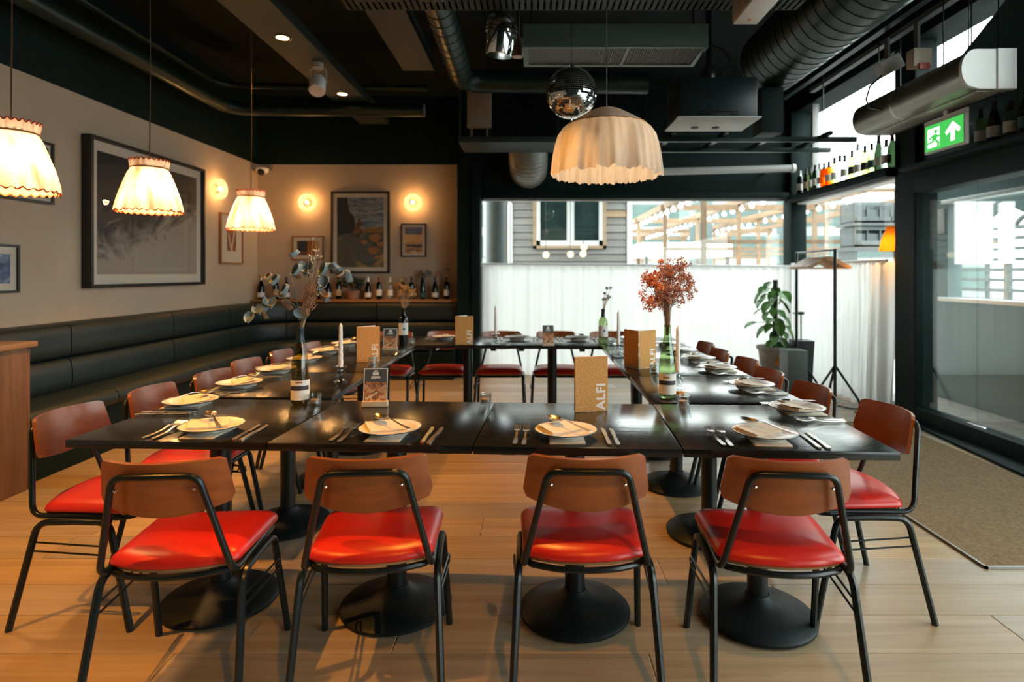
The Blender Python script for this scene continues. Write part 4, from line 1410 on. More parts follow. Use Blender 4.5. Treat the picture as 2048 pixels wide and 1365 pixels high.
PROF = {
    'bordeaux': [(0.030, 0.0), (0.0365, 0.006), (0.0375, 0.02), (0.0375, 0.185), (0.036, 0.202), (0.028, 0.222), (0.0165, 0.238), (0.0145, 0.255), (0.0142, 0.285), (0.0158, 0.287), (0.0158, 0.298), (0.0135, 0.30)],
    'riesling': [(0.030, 0.0), (0.0375, 0.006), (0.039, 0.02), (0.039, 0.145), (0.0365, 0.185), (0.030, 0.225), (0.021, 0.270), (0.0165, 0.300), (0.0150, 0.330), (0.0170, 0.333), (0.0170, 0.345), (0.0140, 0.347)],
    'champagne': [(0.034, 0.0), (0.044, 0.008), (0.0455, 0.03), (0.0450, 0.135), (0.040, 0.175), (0.029, 0.215), (0.019, 0.250), (0.0155, 0.280), (0.0155, 0.300), (0.0175, 0.303), (0.0175, 0.318), (0.014, 0.32)],
    'burgundy': [(0.032, 0.0), (0.040, 0.008), (0.041, 0.03), (0.0405, 0.130), (0.037, 0.165), (0.027, 0.200), (0.018, 0.230), (0.0150, 0.260), (0.0150, 0.285), (0.0168, 0.287), (0.0168, 0.298), (0.0135, 0.30)],
    'spirit': [(0.034, 0.0), (0.0415, 0.005), (0.0425, 0.02), (0.0425, 0.170), (0.040, 0.190), (0.028, 0.212), (0.017, 0.225), (0.0145, 0.24), (0.0145, 0.265), (0.0165, 0.267), (0.0165, 0.28), (0.014, 0.282)],
}


def rad_at(pf, z):
    for (r0, z0), (r1, z1) in zip(pf[:-1], pf[1:]):
        if z0 <= z <= z1:
            return r0 + (r1 - r0) * (z - z0) / max(1e-6, z1 - z0)
    return pf[-1][0]


_bc = {}


def bottle_parts(shape, gmat, foil, lab, lz=(0.05, 0.125), arc=0.75, deco=None, n=20, lipfoil=None):
    """bottle: glass body, foil capsule, wrap-round label on the +/-x-y front (towards -y)"""
    key = (shape, gmat.name, foil.name if foil else '', lab.name if lab else '', lz, deco)
    if key in _bc:
        return _bc[key]
    pf = PROF[shape]
    inner = [(max(0.004, r - 0.003), z) for r, z in pf[2:-1]]
    body = B().lathe(pf, n, cap=False)
    body.add([(pf[0][0] * math.cos(2 * PI * k / n), pf[0][0] * math.sin(2 * PI * k / n), 0.001) for k in range(n)], [tuple(range(n))])
    P = [('glass_body', body.mesh('glass_body', gmat), None)]
    H = pf[-1][1]
    if foil:
        z0 = H - 0.068
        fp = [(rad_at(pf, z0) + 0.0007, z0)] + [(r + 0.0007, z) for r, z in pf if z > z0] + [(0.004, H + 0.001)]
        P.append(('foil', B().lathe(fp, n).mesh('foil', foil), None))
    if lab:
        def fn(u, v):
            a = -PI / 2 + (u - 0.5) * 2 * PI * arc
            z = lz[0] + (lz[1] - lz[0]) * v
            r = rad_at(pf, z) + 0.0004
            return (r * math.cos(a), r * math.sin(a), z)

        def nn(u, v):
            a = -PI / 2 + (u - 0.5) * 2 * PI * arc
            return (math.cos(a), math.sin(a), 0)
        P.append(('label', B().sheet(fn, 16, 2, 0.0004, nn).mesh('label', lab), None))
        li = len(P) - 1
        if deco:
            for nm, dz0, dz1, da, m in deco:
                def fd(u, v, dz0=dz0, dz1=dz1, da=da):
                    a = -PI / 2 + (u - 0.5) * 2 * PI * da
                    z = dz0 + (dz1 - dz0) * v
                    r = rad_at(pf, z) + 0.0009
                    return (r * math.cos(a), r * math.sin(a), z)
                P.append((nm, B().sheet(fd, 10, 2, 0.0003, nn).mesh(nm, m), li))
    _bc[key] = P
    return P


DECO = (('label_band', 0.066, 0.086, 0.40, LABK), ('label_emblem', 0.098, 0.106, 0.12, pbr('ochre_print', (0.35, 0.18, 0.05), 0.6)))
shelf = [(522, 'champagne', G_DARK, FOIL_G, LABW, 'dark champagne bottle with gold neck at the corner end'), (551, 'bordeaux', G_DARK, FOIL_K, LABT, 'dark wine bottle with tan label second from the corner'),
         (573, 'burgundy', G_DARK, FOIL_K, LABW, 'dark wine bottle third from the corner'), (638, 'bordeaux', G_DARK, FOIL_K, LABW, 'dark wine bottle fourth from the corner'),
         (656, 'burgundy', G_DARK, FOIL_W, LABW, 'dark wine bottle with pale neck fifth from the corner'), (677, 'bordeaux', G_DARK, FOIL_K, LABT, 'dark wine bottle with tan label just left of potted plant'),
         (736, 'burgundy', G_DARK, FOIL_W, LABW, 'dark wine bottle just right of the potted plant'), (758, 'bordeaux', G_DARK, FOIL_R, LABW, 'dark wine bottle with red neck right of potted plant'),
         (780, 'bordeaux', G_WHITE, FOIL_W, LABW, 'pale clear wine bottle on the ledge'), (803, 'bordeaux', G_DARK, FOIL_G, LABT, 'dark wine bottle directly right of the clear one'),
         (823, 'bordeaux', G_DARK, FOIL_K, LABW, 'dark wine bottle with high white label left of flower bottle'), (845, 'riesling', G_DARK, None, LABG, 'slim green bottle holding blue dried flowers'),
         (870, 'burgundy', G_DARK, FOIL_K, LABW, 'dark wine bottle between the two ledge flower bottles'), (893, 'bordeaux', G_DARK, FOIL_K, LABW, 'last dark wine bottle beside the dark column')]
for px, shp, gm, fo, la, lab in shelf:
    x, y, z = pt(px, 603, 7.90)
    place(bottle_parts(shp, gm, fo, la, (0.03, 0.09) if shp != 'bordeaux' else (0.05, 0.13)), 'wine_bottle', lab + ', on oak ledge' if len(lab.split()) < 13 else lab, 'bottle', (x, y, 0.9925), 0.1, 'bottles on the oak ledge')

cols = [('bordeaux', G_DARK, FOIL_W, LABW, 'dark bottle with white label'), ('bordeaux', G_DARK, FOIL_K, LABT, 'dark bottle with tan label'), ('bordeaux', G_GREEN, FOIL_K, LABW, 'green bottle'), ('bordeaux', G_DARK, FOIL_K, LABW, 'dark narrow bottle'),
        ('bordeaux', G_WHITE, FOIL_W, LABW, 'clear bottle'), ('spirit', G_AMBER, FOIL_K, None, 'bright amber bottle'), ('spirit', G_AMBER, FOIL_K, LABW, 'amber bottle with white label'), ('bordeaux', G_YEL, FOIL_K, LABW, 'yellow green bottle with broad label'),
        ('bordeaux', G_WHITE, FOIL_K, None, 'colourless bottle with dark cap'), ('spirit', G_WHITE, FOIL_K, LABW, 'colourless spirit bottle'), ('bordeaux', G_YEL, FOIL_K, LABK, 'yellow green bottle with black label'), ('riesling', G_WHITE, FOIL_W, LABW, 'slim pale bottle'),
        ('bordeaux', G_YEL, FOIL_K, LABK, 'lime bottle with dark label'), ('burgundy', G_GREEN, FOIL_K, LABG, 'round shouldered bottle with green label'), ('riesling', G_DARK, FOIL_K, LABW, 'slim dark bottle with grey label'), ('spirit', G_WHITE, FOIL_K, LABW, 'clear spirit bottle with black stopper'), ('champagne', G_DARK, FOIL_R, None, 'dark champagne bottle')]
pxs = [1600, 1612, 1621, 1630.5, 1640, 1648, 1658, 1669, 1680, 1689.5, 1704, 1716, 1730, 1743.5, 1757.5, 1772.5, 1784.5]
for k, ((shp, gm, fo, la, lab), px) in enumerate(zip(cols, pxs)):
    Y = 3.40 * F / (px - CX)
    place(bottle_parts(shp, gm, fo, la, (0.05, 0.13)), 'wine_bottle', '%s on window shelf, number %d from the far end' % (lab, k + 1), 'bottle', (3.40, Y, 2.3455), -0.9, 'bottles on the side window shelf')
for px, shp, gm, fo, la, lab in ((1935, 'bordeaux', G_WHITE, FOIL_K, LABW, 'clear bottle right behind the exit sign'), (1961, 'bordeaux', G_GREEN, FOIL_K, LABW, 'green wine bottle with white label right of exit sign'), (1988, 'champagne', G_DARK, FOIL_K, LABW, 'dark champagne bottle above the glass doors'),
                                 (2021, 'spirit', G_WHITE, FOIL_K, LABW, 'clear spirit bottle with white label above the glass doors'), (2052, 'champagne', G_DARK, FOIL_K, LABG, 'dark bottle above the doors cut by right edge')):
    Y = 3.40 * F / (px - CX)
    place(bottle_parts(shp, gm, fo, la, (0.05, 0.13)), 'wine_bottle', lab, 'bottle', (3.40, Y, 2.2905), -0.9, 'bottles above the doors')

# bottles used as vases on the tables
place(bottle_parts('riesling', G_OLIVE, pbr('dark_teal_foil', (0.01, 0.025, 0.03), 0.4), LABW, (0.022, 0.110), 0.55, DECO, 40), 'wine_bottle', 'tall olive bottle with dried eucalyptus on front left table', 'bottle', (-1.053, 2.667, ZT), 0.25, 'vase bottles on the tables')
place(bottle_parts('riesling', G_GREEN, None, LABW, (0.022, 0.118), 0.55, DECO, 40), 'wine_bottle', 'tall green bottle with red dried flowers on right table', 'bottle', (0.637, 2.795, ZT), -0.35, 'vase bottles on the tables')
BLUED = (('label_dot', 0.115, 0.135, 0.07, pbr('blue_print_dot', (0.03, 0.16, 0.30), 0.6)),)
place(bottle_parts('bordeaux', G_GREEN, FOIL_K, LABW, (0.075, 0.165), 0.5, BLUED, 32), 'wine_bottle', 'green wine bottle with white label on far right table', 'bottle', (0.571, 4.80, ZT), 0.1, 'vase bottles on the tables')
place(bottle_parts('bordeaux', G_DARK, None, LABW, (0.075, 0.175), 0.5, BLUED, 32), 'wine_bottle', 'dark green bottle with dried orange flowers on far left table', 'bottle', (-1.085, 4.94, ZT), 0.35, 'vase bottles on the tables')

# ------------------------------------------------------------------ dried flowers
STRAW = pbr('straw_stem', (0.50, 0.33, 0.18), 0.8, var=0.2)
EUC = pbr('silver_grey_leaf', (0.25, 0.33, 0.36), 0.7, var=0.25, scale=20)
EUCB = pbr('tan_dry_leaf', (0.36, 0.24, 0.13), 0.7, var=0.25, scale=20)
RUST = pbr('rust_seed_head', (0.40, 0.17, 0.09), 0.8, var=0.3, scale=60)
CORAL = pbr('coral_blossom', (0.72, 0.24, 0.09), 0.8, var=0.35, scale=60)
PINKB = pbr('dusty_pink_blossom', (0.62, 0.30, 0.22), 0.8, var=0.3, scale=60)


def leaf_mesh(name, L_, W_, cup, mat, fold_=0.3):
    def fn(u, v):
        s_ = 2 * u - 1
        w = W_ * math.sin(PI * min(1, 0.06 + 0.94 * v)) ** 0.6 * (1 - 0.25 * v)
        return (s_ * w, v * L_, cup * (s_ * s_ * W_ * 1.2) + fold_ * L_ * v * v)
    return B().sheet(fn, 6, 8, 0.0012, lambda u, v: (0, 0, 1)).mesh(name, mat, 1.2)


def aim(v, roll=0.0):
    q = Vector(v).to_track_quat('Y', 'Z')
    return (q.to_matrix() @ Matrix.Rotation(roll, 3, 'Y')).to_euler()


def cluster(b, c, r, n, rs, rg):
    for _ in range(n):
        d = Vector((rg.gauss(0, 1), rg.gauss(0, 1), rg.gauss(0, 1))).normalized() * r * rg.random() ** 0.4
        s_ = rs * rg.uniform(0.6, 1.3)
        p = Vector(c) + d
        b.add([(p.x + s_, p.y, p.z), (p.x - s_, p.y, p.z), (p.x, p.y + s_, p.z), (p.x, p.y - s_, p.z), (p.x, p.y, p.z + s_), (p.x, p.y, p.z - s_)],
              [(0, 2, 4), (2, 1, 4), (1, 3, 4), (3, 0, 4), (2, 0, 5), (1, 2, 5), (3, 1, 5), (0, 3, 5)])


bx, by, bz = -1.053, 2.667, ZT + 0.345
eu = thing('dried_bouquet', 'dried eucalyptus and straw stems in the olive bottle', 'dried flowers', (bx, by, bz - 0.04))


def fl(px, py, dy=0.0, base=(bx, by, bz - 0.04)):
    p = pt(px, py, by + dy)
    return Vector(p) - Vector(base)


rg = random.Random(21)
st = B()
heads = B()
for k in range(26):
    tx = rg.uniform(612, 640) if k < 18 else rg.uniform(606, 650)
    ty = rg.uniform(500, 560) if k else 478
    e = fl(tx if k else 626, ty, rg.uniform(-0.05, 0.05))
    mid = e * 0.5 + Vector((rg.uniform(-0.008, 0.008), rg.uniform(-0.01, 0.01), 0))
    st.tube([(rg.uniform(-0.005, 0.005), rg.uniform(-0.005, 0.005), 0), mid, e], 0.0016, 4, r2=0.0009)
    if k % 2 == 0:
        cluster(heads, e, 0.006, 5, 0.003, rg)
for px, py in ((639, 545), (641, 561), (627, 500), (634, 512), (620, 513)):
    e = fl(px, py, 0.02)
    st.tube([e * 0.55, e], 0.0012, 4)
    cluster(heads, e, 0.005, 5, 0.0035, rg)
o = obj('straw_stems', st.mesh('straw_stems', STRAW), eu)
o = obj('seed_heads', heads.mesh('seed_heads', PAPER, 0), eu)
o['kind'] = 'stuff'
b = B()
for px, py, r_ in ((618, 578, 0.03), (614, 600, 0.035), (622, 592, 0.03), (610, 618, 0.03), (625, 612, 0.02)):
    cluster(b, fl(px, py, -0.01), r_, 60, 0.0035, rg)
o = obj('rust_seed_head', b.mesh('rust_seed_head', RUST, 0), eu)
o['kind'] = 'stuff'
tw = B()
tw.tube(fillet([fl(597, 640), fl(590, 612), fl(572, 598), fl(552, 593), fl(530, 603), fl(511, 618)], 0.02, 4), 0.0016, 5)
tw.tube([fl(600, 650), fl(592, 590), fl(582, 555)], 0.0012, 5)
tw.tube([fl(604, 648), fl(628, 600, 0.03), fl(648, 560, 0.04), fl(672, 540, 0.05)], 0.0012, 5)
obj('twig', tw.mesh('twig', EUC), eu)
lm1 = leaf_mesh('leaf', 0.054, 0.028, 0.7, EUC, 0.25)
lm2 = leaf_mesh('leaf', 0.048, 0.023, 0.8, EUCB, 0.35)
leaves = [(536, 606, 0, 0, 1.2), (562, 610, 1, 0.3, 1.1), (511, 622, 0, 0.8, 1.0), (508, 632, 0, -0.5, 1.0), (522, 630, 1, 1.2, 0.8), (588, 628, 0, 0.4, 1.2), (598, 632, 1, 0.2, 0.9), (612, 532, 0, 0.1, 1.2), (620, 535, 0, 0.9, 1.2), (606, 536, 0, -0.8, 1.1),
          (634, 588, 0, 0.6, 1.2), (640, 592, 1, -0.2, 1.0), (648, 560, 0, 1.4, 1.0), (656, 538, 0, 0.2, 1.2), (663, 533, 0, -0.6, 1.3), (672, 545, 0, 0.7, 0.9), (684, 548, 0, -0.3, 1.1), (690, 552, 1, 0.5, 0.8), (545, 556, 1, 0, 0.8), (561, 560, 0, 0.4, 1.0), (580, 552, 1, -0.4, 0.9), (580, 577, 0, 0.5, 1.0), (601, 512, 0, 0.3, 0.8), (543, 608, 0, 1.0, 1.0)]
for k, (px, py, t_, rl, s_) in enumerate(leaves):
    p = fl(px, py - 7, rg.uniform(-0.03, 0.05))
    d = (rg.uniform(-0.6, 0.6), rg.uniform(-0.5, 0.2), -0.8)
    obj('leaf', (lm1, lm2)[t_], eu, p, aim(d, rl + rg.uniform(-0.5, 0.5)), (s_, s_, s_))

bx, by, bz = 0.637, 2.795, ZT + 0.345
rb = thing('dried_bouquet', 'coral and dusty pink dried flowers in the green bottle', 'dried flowers', (bx, by, bz - 0.05))
base = (bx, by, bz - 0.05)
st, c1, c2 = B(), B(), B()
rg = random.Random(8)
for k in range(100):
    u = rg.gauss(0, 1)
    tx = 1334 + max(-54, min(46, 25 * u - 4))
    top = 545 + abs(tx - 1334) * (0.30 if tx < 1334 else 0.05)
    ty = rg.uniform(top - 8, top + 62)
    if rg.random() < 0.12:
        ty -= 18
    e = fl(tx, ty, rg.gauss(0, 0.045), base)
    f_ = fl(1334 + (tx - 1334) * 0.15 + rg.uniform(-3, 3), 615, rg.uniform(-0.015, 0.015), base)
    st.tube([(rg.uniform(-0.006, 0.006), rg.uniform(-0.006, 0.006), 0), f_, e], 0.0009, 3)
    left = tx < 1328
    cluster(c1 if (left and rg.random() < 0.75) or rg.random() < 0.12 else c2, e, rg.uniform(0.012, 0.026), 32, 0.0034, rg)
    for _ in range(2):
        e2 = e + Vector((rg.uniform(-0.035, 0.035), rg.uniform(-0.03, 0.03), rg.uniform(-0.03, 0.03)))
        st.tube([f_ * 0.3 + e * 0.7, e2], 0.0006, 3)
        cluster(c1 if left and rg.random() < 0.6 else c2, e2, 0.011, 12, 0.0032, rg)
obj('stems', st.mesh('stems', pbr('brown_stem', (0.25, 0.13, 0.06), 0.8)), rb)
for nm, b, m in (('coral_blossoms', c1, CORAL), ('pink_blossoms', c2, PINKB)):
    o = obj(nm, b.mesh(nm, m, 0), rb)
    o['kind'] = 'stuff'


def small_bunch(label, base, tips, mat, r_, seed, sm=STRAW):
    rg = random.Random(seed)
    t = thing('dried_bouquet', label, 'dried flowers', base)
    st, hd = B(), B()
    for px, py in tips:
        e = Vector(pt(px, py, base[1] + rg.uniform(-0.04, 0.04))) - Vector(base)
        st.tube([(0, 0, 0), e * 0.5 + Vector((rg.uniform(-.01, .01), 0, 0)), e], 0.0015, 4)
        cluster(hd, e, r_, 24, 0.0055, rg)
    obj('stems', st.mesh('stems', sm), t)
    o = obj('blossoms', hd.mesh('blossoms', mat, 0), t)
    o['kind'] = 'stuff'


rg = random.Random(2)
small_bunch('small bunch of dried orange flowers in the far left bottle', (-1.085, 4.94, ZT + 0.27), [(rg.uniform(790, 830), rg.uniform(570, 590)) for _ in range(16)], pbr('ochre_blossom', (0.45, 0.22, 0.05), 0.8, var=0.4, scale=50), 0.02, 3)
small_bunch('wispy grey dried sprig in the far right bottle', (0.571, 4.80, ZT + 0.27), [(rg.uniform(1198, 1222), rg.uniform(572, 600)) for _ in range(10)], pbr('grey_sprig', (0.45, 0.40, 0.38), 0.8, var=0.3), 0.010, 4)
small_bunch('blue grey dried flowers in the slim ledge bottle', (pt(845, 603, 7.9)[0], 7.90, 1.28), [(rg.uniform(834, 862), rg.uniform(540, 556)) for _ in range(14)], pbr('slate_blossom', (0.10, 0.13, 0.17), 0.8, var=0.4), 0.03, 5)
small_bunch('wispy dried sprig in the last ledge bottle', (pt(893, 603, 7.9)[0], 7.90, 1.25), [(rg.uniform(878, 900), rg.uniform(538, 552)) for _ in range(9)], pbr('olive_sprig', (0.16, 0.16, 0.12), 0.8, var=0.4), 0.02, 6)

# potted plant on the ledge
x, _, _ = pt(706, 603, 7.90)
pp = thing('potted_plant', 'leafy dark potted plant on the oak ledge', 'plant', (x, 7.90, 0.9925))
obj('pot', B().lathe([(0.060, 0), (0.075, 0.02), (0.09, 0.11), (0.094, 0.115), (0.085, 0.115), (0.08, 0.1)], 24).mesh('pot', pbr('terracotta', (0.36, 0.17, 0.09), 0.8)), pp)
DL = pbr('dark_ivy_leaf', (0.025, 0.05, 0.035), 0.5, var=0.4, scale=30)
dl = leaf_mesh('leaf', 0.085, 0.030, 0.4, DL, 0.1)
rg = random.Random(5)
for k in range(46):
    a, e = rg.uniform(0, 2 * PI), rg.uniform(0.1, 1.3)
    p = Vector((0.13 * math.cos(a) * rg.random(), 0.09 * math.sin(a) * rg.random() - 0.02, 0.13 + 0.16 * rg.random()))
    obj('leaf', dl, pp, p, aim((math.cos(a), min(0.2, math.sin(a)), rg.uniform(-0.3, 0.9)), rg.uniform(-0.6, 0.6)))
obj('stems', B().tube([(0, 0, 0.09), (0.02, 0, 0.2), (0.05, -0.02, 0.28)], 0.004, 5).tube([(0, 0, 0.09), (-0.03, 0, 0.2), (-0.07, -0.02, 0.26)], 0.004, 5).mesh('stems', DL), pp)

# ------------------------------------------------------------------ menus, leaflets, candles
ALFI = text_mesh('ALFI', 0.056, PRINTW, 0.0003, 0.0019)


def menu(label, spine, front_end, back_dir):
    """folded cork menu standing up: front cover from the spine to front_end, second cover from the spine along back_dir"""
    sx, sy = spine
    d = Vector((front_end[0] - sx, front_end[1] - sy))
    w, h = 0.148, 0.234
    ang = math.atan2(d.y, d.x)
    t = thing('cork_menu', label, 'menu', (sx, sy, ZT), ang, 'cork menus on the tables')
    cov = B().bbox(0, w, 0, 0.003, 0, h, 0.001, 1).mesh('front_cover', CORK)
    f = obj('front_cover', cov, t)
    obj('lettering', ALFI, f, (w - 0.030, -0.0004, 0.062), (PI / 2, -PI / 2, 0))
    obj('inside_page', B().box(0.004, w - 0.004, 0.0035, 0.0045, 0.003, h + 0.001).mesh('inside_page', PAPERW, 0), t)
    bc = obj('back_cover', cov, t, (0, 0.004, 0), (0, 0, math.radians(back_dir) - ang))
    obj('inside_page', B().box(0.004, w - 0.004, -0.0012, -0.0004, 0.003, h + 0.001).mesh('inside_page', PAPERW, 0), bc)
    return t


menu('cork menu standing on the front row, third table', (0.178, 2.497), (0.322, 2.535), 62)
menu('cork menu standing on the left row beside a tea light', (-1.165, 3.90), (-1.02, 3.94), 50)
menu('cork menu standing open towards viewer on the right row', (0.654, 3.63), (0.775, 3.715), 118)
menu('cork menu standing on the far row', (-0.642, 4.87), (-0.49, 4.88), 55)

FOOD = art('food_photo', 'food')
DARKP = pbr('charcoal_print', (0.075, 0.08, 0.083), 0.6)
HONEYP = wood('pale_wood_block', (0.52, 0.40, 0.26), (0.66, 0.54, 0.38), axis=0, rough=0.6)


def leaflet(label, x, y, deg, h=0.150, w=0.105, dark=False):
    t = thing('leaflet_stand', label, 'leaflet', (x, y, ZT), math.radians(deg), 'leaflets in wooden blocks')
    obj('wooden_block', B().bbox(-w / 2 - 0.004, w / 2 + 0.004, -0.016, 0.016, 0, 0.024, 0.002).mesh('wooden_block', HONEYP), t)
    c = obj('card', B().box(-w / 2, w / 2, -0.0005, 0.0005, 0, h).mesh('card', PAPERW, 0), t, (0, 0.0, 0.016), (-0.16, 0, 0))
    e = 0.004 if not dark else 0.0
    obj('print_field', B().box(-w / 2 + e, w / 2 - e, -0.0010, -0.0005, h * 0.60, h - e).mesh('print_field', DARKP, 0), c)
    obj('print_photo', B().box(-w / 2 + e, w / 2 - e, -0.0010, -0.0005, 0.004, h * 0.60).mesh('print_photo', FOOD, 0), c)
    for k, (z, ww, hh) in enumerate(((0.92, 0.16, 0.006), (0.865, 0.26, 0.007), (0.82, 0.26, 0.007), (0.755, 0.36, 0.004), (0.72, 0.40, 0.004))):
        obj('print_line', B().box(-w * ww / 2, w * ww / 2, -0.0014, -0.0010, h * z - hh / 2, h * z + hh / 2).mesh('print_line', PRINTW, 0), c)
    for k, (p, q) in enumerate((((-0.45, 0.50), (-0.08, 0.30)), ((0.45, 0.52), (0.15, 0.33)), ((-0.40, 0.10), (0.10, 0.30)))):
        a, b_ = Vector((p[0] * w, p[1] * h)), Vector((q[0] * w, q[1] * h))
        n = Vector((-(b_ - a).y, (b_ - a).x)).normalized() * 0.006
        obj('print_shape', B().prism([tuple(a + n), tuple(a - n), tuple(b_ - n * 0.7), tuple(b_ + n * 0.7)], -0.0014, -0.0010, 'y').mesh('print_shape', pbr(('ink_arm', 'ink_arm', 'ink_bread')[k], ((0.55, 0.30, 0.17), (0.55, 0.30, 0.17), (0.70, 0.52, 0.33))[k], 0.6, var=0.2, scale=40), 0), c)


leaflet('food leaflet in pale block on the second front table', -0.70, 2.615, 4)
leaflet('food leaflet in pale block on the left row before dark bottle', -1.095, 4.52, 3)
leaflet('dark food leaflet in wooden block on the far row', 0.125, 4.80, 5, dark=True, w=0.09)

hold = B().lathe([(0.034, 0.0), (0.036, 0.006), (0.022, 0.012), (0.016, 0.022), (0.026, 0.030), (0.020, 0.038), (0.015, 0.046), (0.027, 0.054), (0.017, 0.062), (0.016, 0.072), (0.034, 0.082), (0.036, 0.088), (0.014, 0.084)], 16).mesh('glass_holder', GCLEAR, 0.4)


def twist(w, i):
    return 1 + 0.10 * math.cos(5 * w + i * 0.9)


cand = B().lathe([(0.0125 - 0.0035 * k / 40, 0.082 + 0.0055 * k) for k in range(41)] + [(0.006, 0.312), (0.002, 0.320)], 20, mod=twist).mesh('candle', WAX, 1.2)
wick = B().tube([(0, 0, 0.318), (0.001, 0, 0.328)], 0.0008, 4).mesh('wick', PRINTK)
for lab, x, y in (('tall white twisted candle in cut glass on left row', -1.04, 3.19), ('tall white candle in cut glass on the far row', -0.31, 4.90), ('tall white candle in cut glass on right row near bottle', 0.607, 4.19), ('tall white candle in cut glass behind the red flower bottle', 0.742, 3.02)):
    place([('glass_holder', hold, None), ('candle', cand, None), ('wick', wick, 1)], 'candlestick', lab, 'candle', (x, y, ZT), 0, 'white table candles')
tgl = B().lathe([(0.024, 0.0), (0.027, 0.003), (0.0295, 0.048), (0.0275, 0.048), (0.0255, 0.010), (0.001, 0.010)], 24, cap=False).mesh('glass_cup', GCLEAR)
twx = B().lathe([(0.019, 0.0105), (0.0192, 0.024), (0.0185, 0.0245), (0.004, 0.0235)], 20).mesh('tea_candle', pbr('rosy_wax', (0.62, 0.45, 0.36), 0.4))
for lab, x, y in (('tea light glass beside the olive bottle', -0.978, 2.645), ('tea light glass between second and third front tables', -0.215, 2.655), ('tea light glass beside the red flower bottle', 0.667, 2.62), ('tea light glass beside the open menu on right row', 0.722, 3.50),
                  ('tea light glass beside the menu on left row', -1.035, 3.815), ('tea light glass beside the dark far left bottle', -1.01, 4.90), ('tea light glass beside the far right bottle', 0.637, 4.80)):
    place([('glass_cup', tgl, None), ('tea_candle', twx, None)], 'tea_light', lab, 'tea light', (x, y, ZT), 0, 'tea lights on the tables')
mbx = thing('matchbox', 'small orange and white matchbox behind red flower bottle', 'matchbox', (0.715, 2.83, ZT), 0.15)
obj('sleeve', B().bbox(-0.024, 0.004, -0.016, 0.016, 0, 0.022, 0.001, 1).mesh('sleeve', pbr('orange_card', (0.62, 0.24, 0.04), 0.7)), mbx)
obj('tray', B().bbox(0.004, 0.024, -0.014, 0.014, 0.001, 0.021, 0.001, 1).mesh('tray', PAPERW), mbx)

# ------------------------------------------------------------------ coat rack with hangers
cr = thing('coat_rack', 'black steel coat rack with tripod feet by the curtains', 'coat rack', (3.0, 6.4, 0))
nearp, farp, ztop = Vector((0.02, -0.50, 0)), Vector((0.06, 0.45, 0)), 1.585
for p in (nearp, farp):
    obj('upright', B().tube([p + Vector((0, 0, 0.05)), p + Vector((0, 0, ztop))], 0.016, 10).mesh('upright', STEELB), cr)
    for k, (dx, dy) in enumerate(((0.25, -0.05), (-0.22, -0.16), (0.0, 0.17))):
        if k == 1:
            dx, dy = -0.24, 0.05
        obj('leg', B().tube(fillet([p + Vector((0, 0, 0.42)), p + Vector((dx * 0.85, dy * 0.85, 0.08)), p + Vector((dx * 0.93, dy * 0.93, 0.0))], 0.04, 4), 0.012, 8).mesh('leg', STEELB), cr)
obj('hanging_rail', B().tube([nearp + Vector((0, 0, ztop - 0.01)), farp + Vector((0, 0, ztop - 0.01))], 0.012, 8).mesh('hanging_rail', STEELB), cr)
HW = wood('beech_hanger', (0.42, 0.22, 0.08), (0.58, 0.33, 0.14), axis=0, scale=2, rough=0.4)


def hanger_parts():
    pts = [(-0.22, -0.105), (-0.215, -0.125), (-0.19, -0.128), (-0.06, -0.060), (0, -0.044), (0.06, -0.060), (0.19, -0.128), (0.215, -0.125), (0.22, -0.105), (0.07, -0.018), (0.025, 0.0), (-0.025, 0.0), (-0.07, -0.018)]
    b = B().prism(pts, -0.011, 0.011, 'y')
    bar = B().tube([(-0.185, 0, -0.120), (0.185, 0, -0.120)], 0.006, 8)
    hook = fillet([(0, 0, -0.005), (0, 0, 0.025), (0.024, 0, 0.032), (0.024, 0, 0.068), (-0.020, 0, 0.070), (-0.022, 0, 0.050)], 0.016, 5)
    return [('arms', b.mesh('arms', HW, 0.5), None), ('trouser_bar', bar.mesh('trouser_bar', HW), None), ('hook', B().tube(hook, 0.0022, 6).mesh('hook', CHROME), None)]


HP = hanger_parts()
rg = random.Random(13)
for k in range(12):
    t_ = 0.14 + 0.042 * k
    p = nearp.lerp(farp, t_)
    place(HP, 'coat_hanger', 'beech coat hanger on the rack, %s' % ('nearest the viewer' if k == 0 else 'farthest from the viewer' if k == 11 else 'in the middle of the row'), 'hanger', (3.0 + p.x, 6.4 + p.y, ztop - 0.072), -0.04 + rg.uniform(-0.035, 0.035), 'beech hangers on the rack')

# pot plant by the corner
x, y, _ = pt(1545, 700, 7.15)
pl = thing('climbing_plant', 'green climbing plant on a mossy pole in grey pot', 'plant', (x, y, 0))
zp = CH + (CY - 692) / F * 7.15
obj('pot', B().lathe([(0.11, 0), (0.12, 0.02), (0.165, zp - 0.05), (0.185, zp - 0.04), (0.19, zp), (0.172, zp), (0.16, zp - 0.05)], 32).mesh('pot', pbr('grey_clay', (0.36, 0.34, 0.31), 0.8, var=0.12)), pl)
obj('emblem', B().prism([(-0.035, zp - 0.22), (0.05, zp - 0.22), (0.0, zp - 0.08)], -0.172, -0.150, 'y').mesh('emblem', pbr('orange_paint', (0.55, 0.22, 0.05), 0.7), 0), pl)
obj('soil', B().lathe([(0.155, zp - 0.05), (0.15, zp - 0.03), (0.02, zp - 0.02)], 24).mesh('soil', pbr('soil', (0.03, 0.02, 0.015), 0.95, bump=0.5)), pl)
obj('moss_pole', B().tube([(0.03, 0, zp - 0.04), (0.035, 0, 1.26)], 0.028, 10).mesh('moss_pole', pbr('moss_pole', (0.03, 0.04, 0.03), 0.95, var=0.5, scale=60, bump=0.8)), pl)
GL = pbr('fresh_green_leaf', (0.09, 0.24, 0.045), 0.4, var=0.35, scale=15, rnd=0.25)


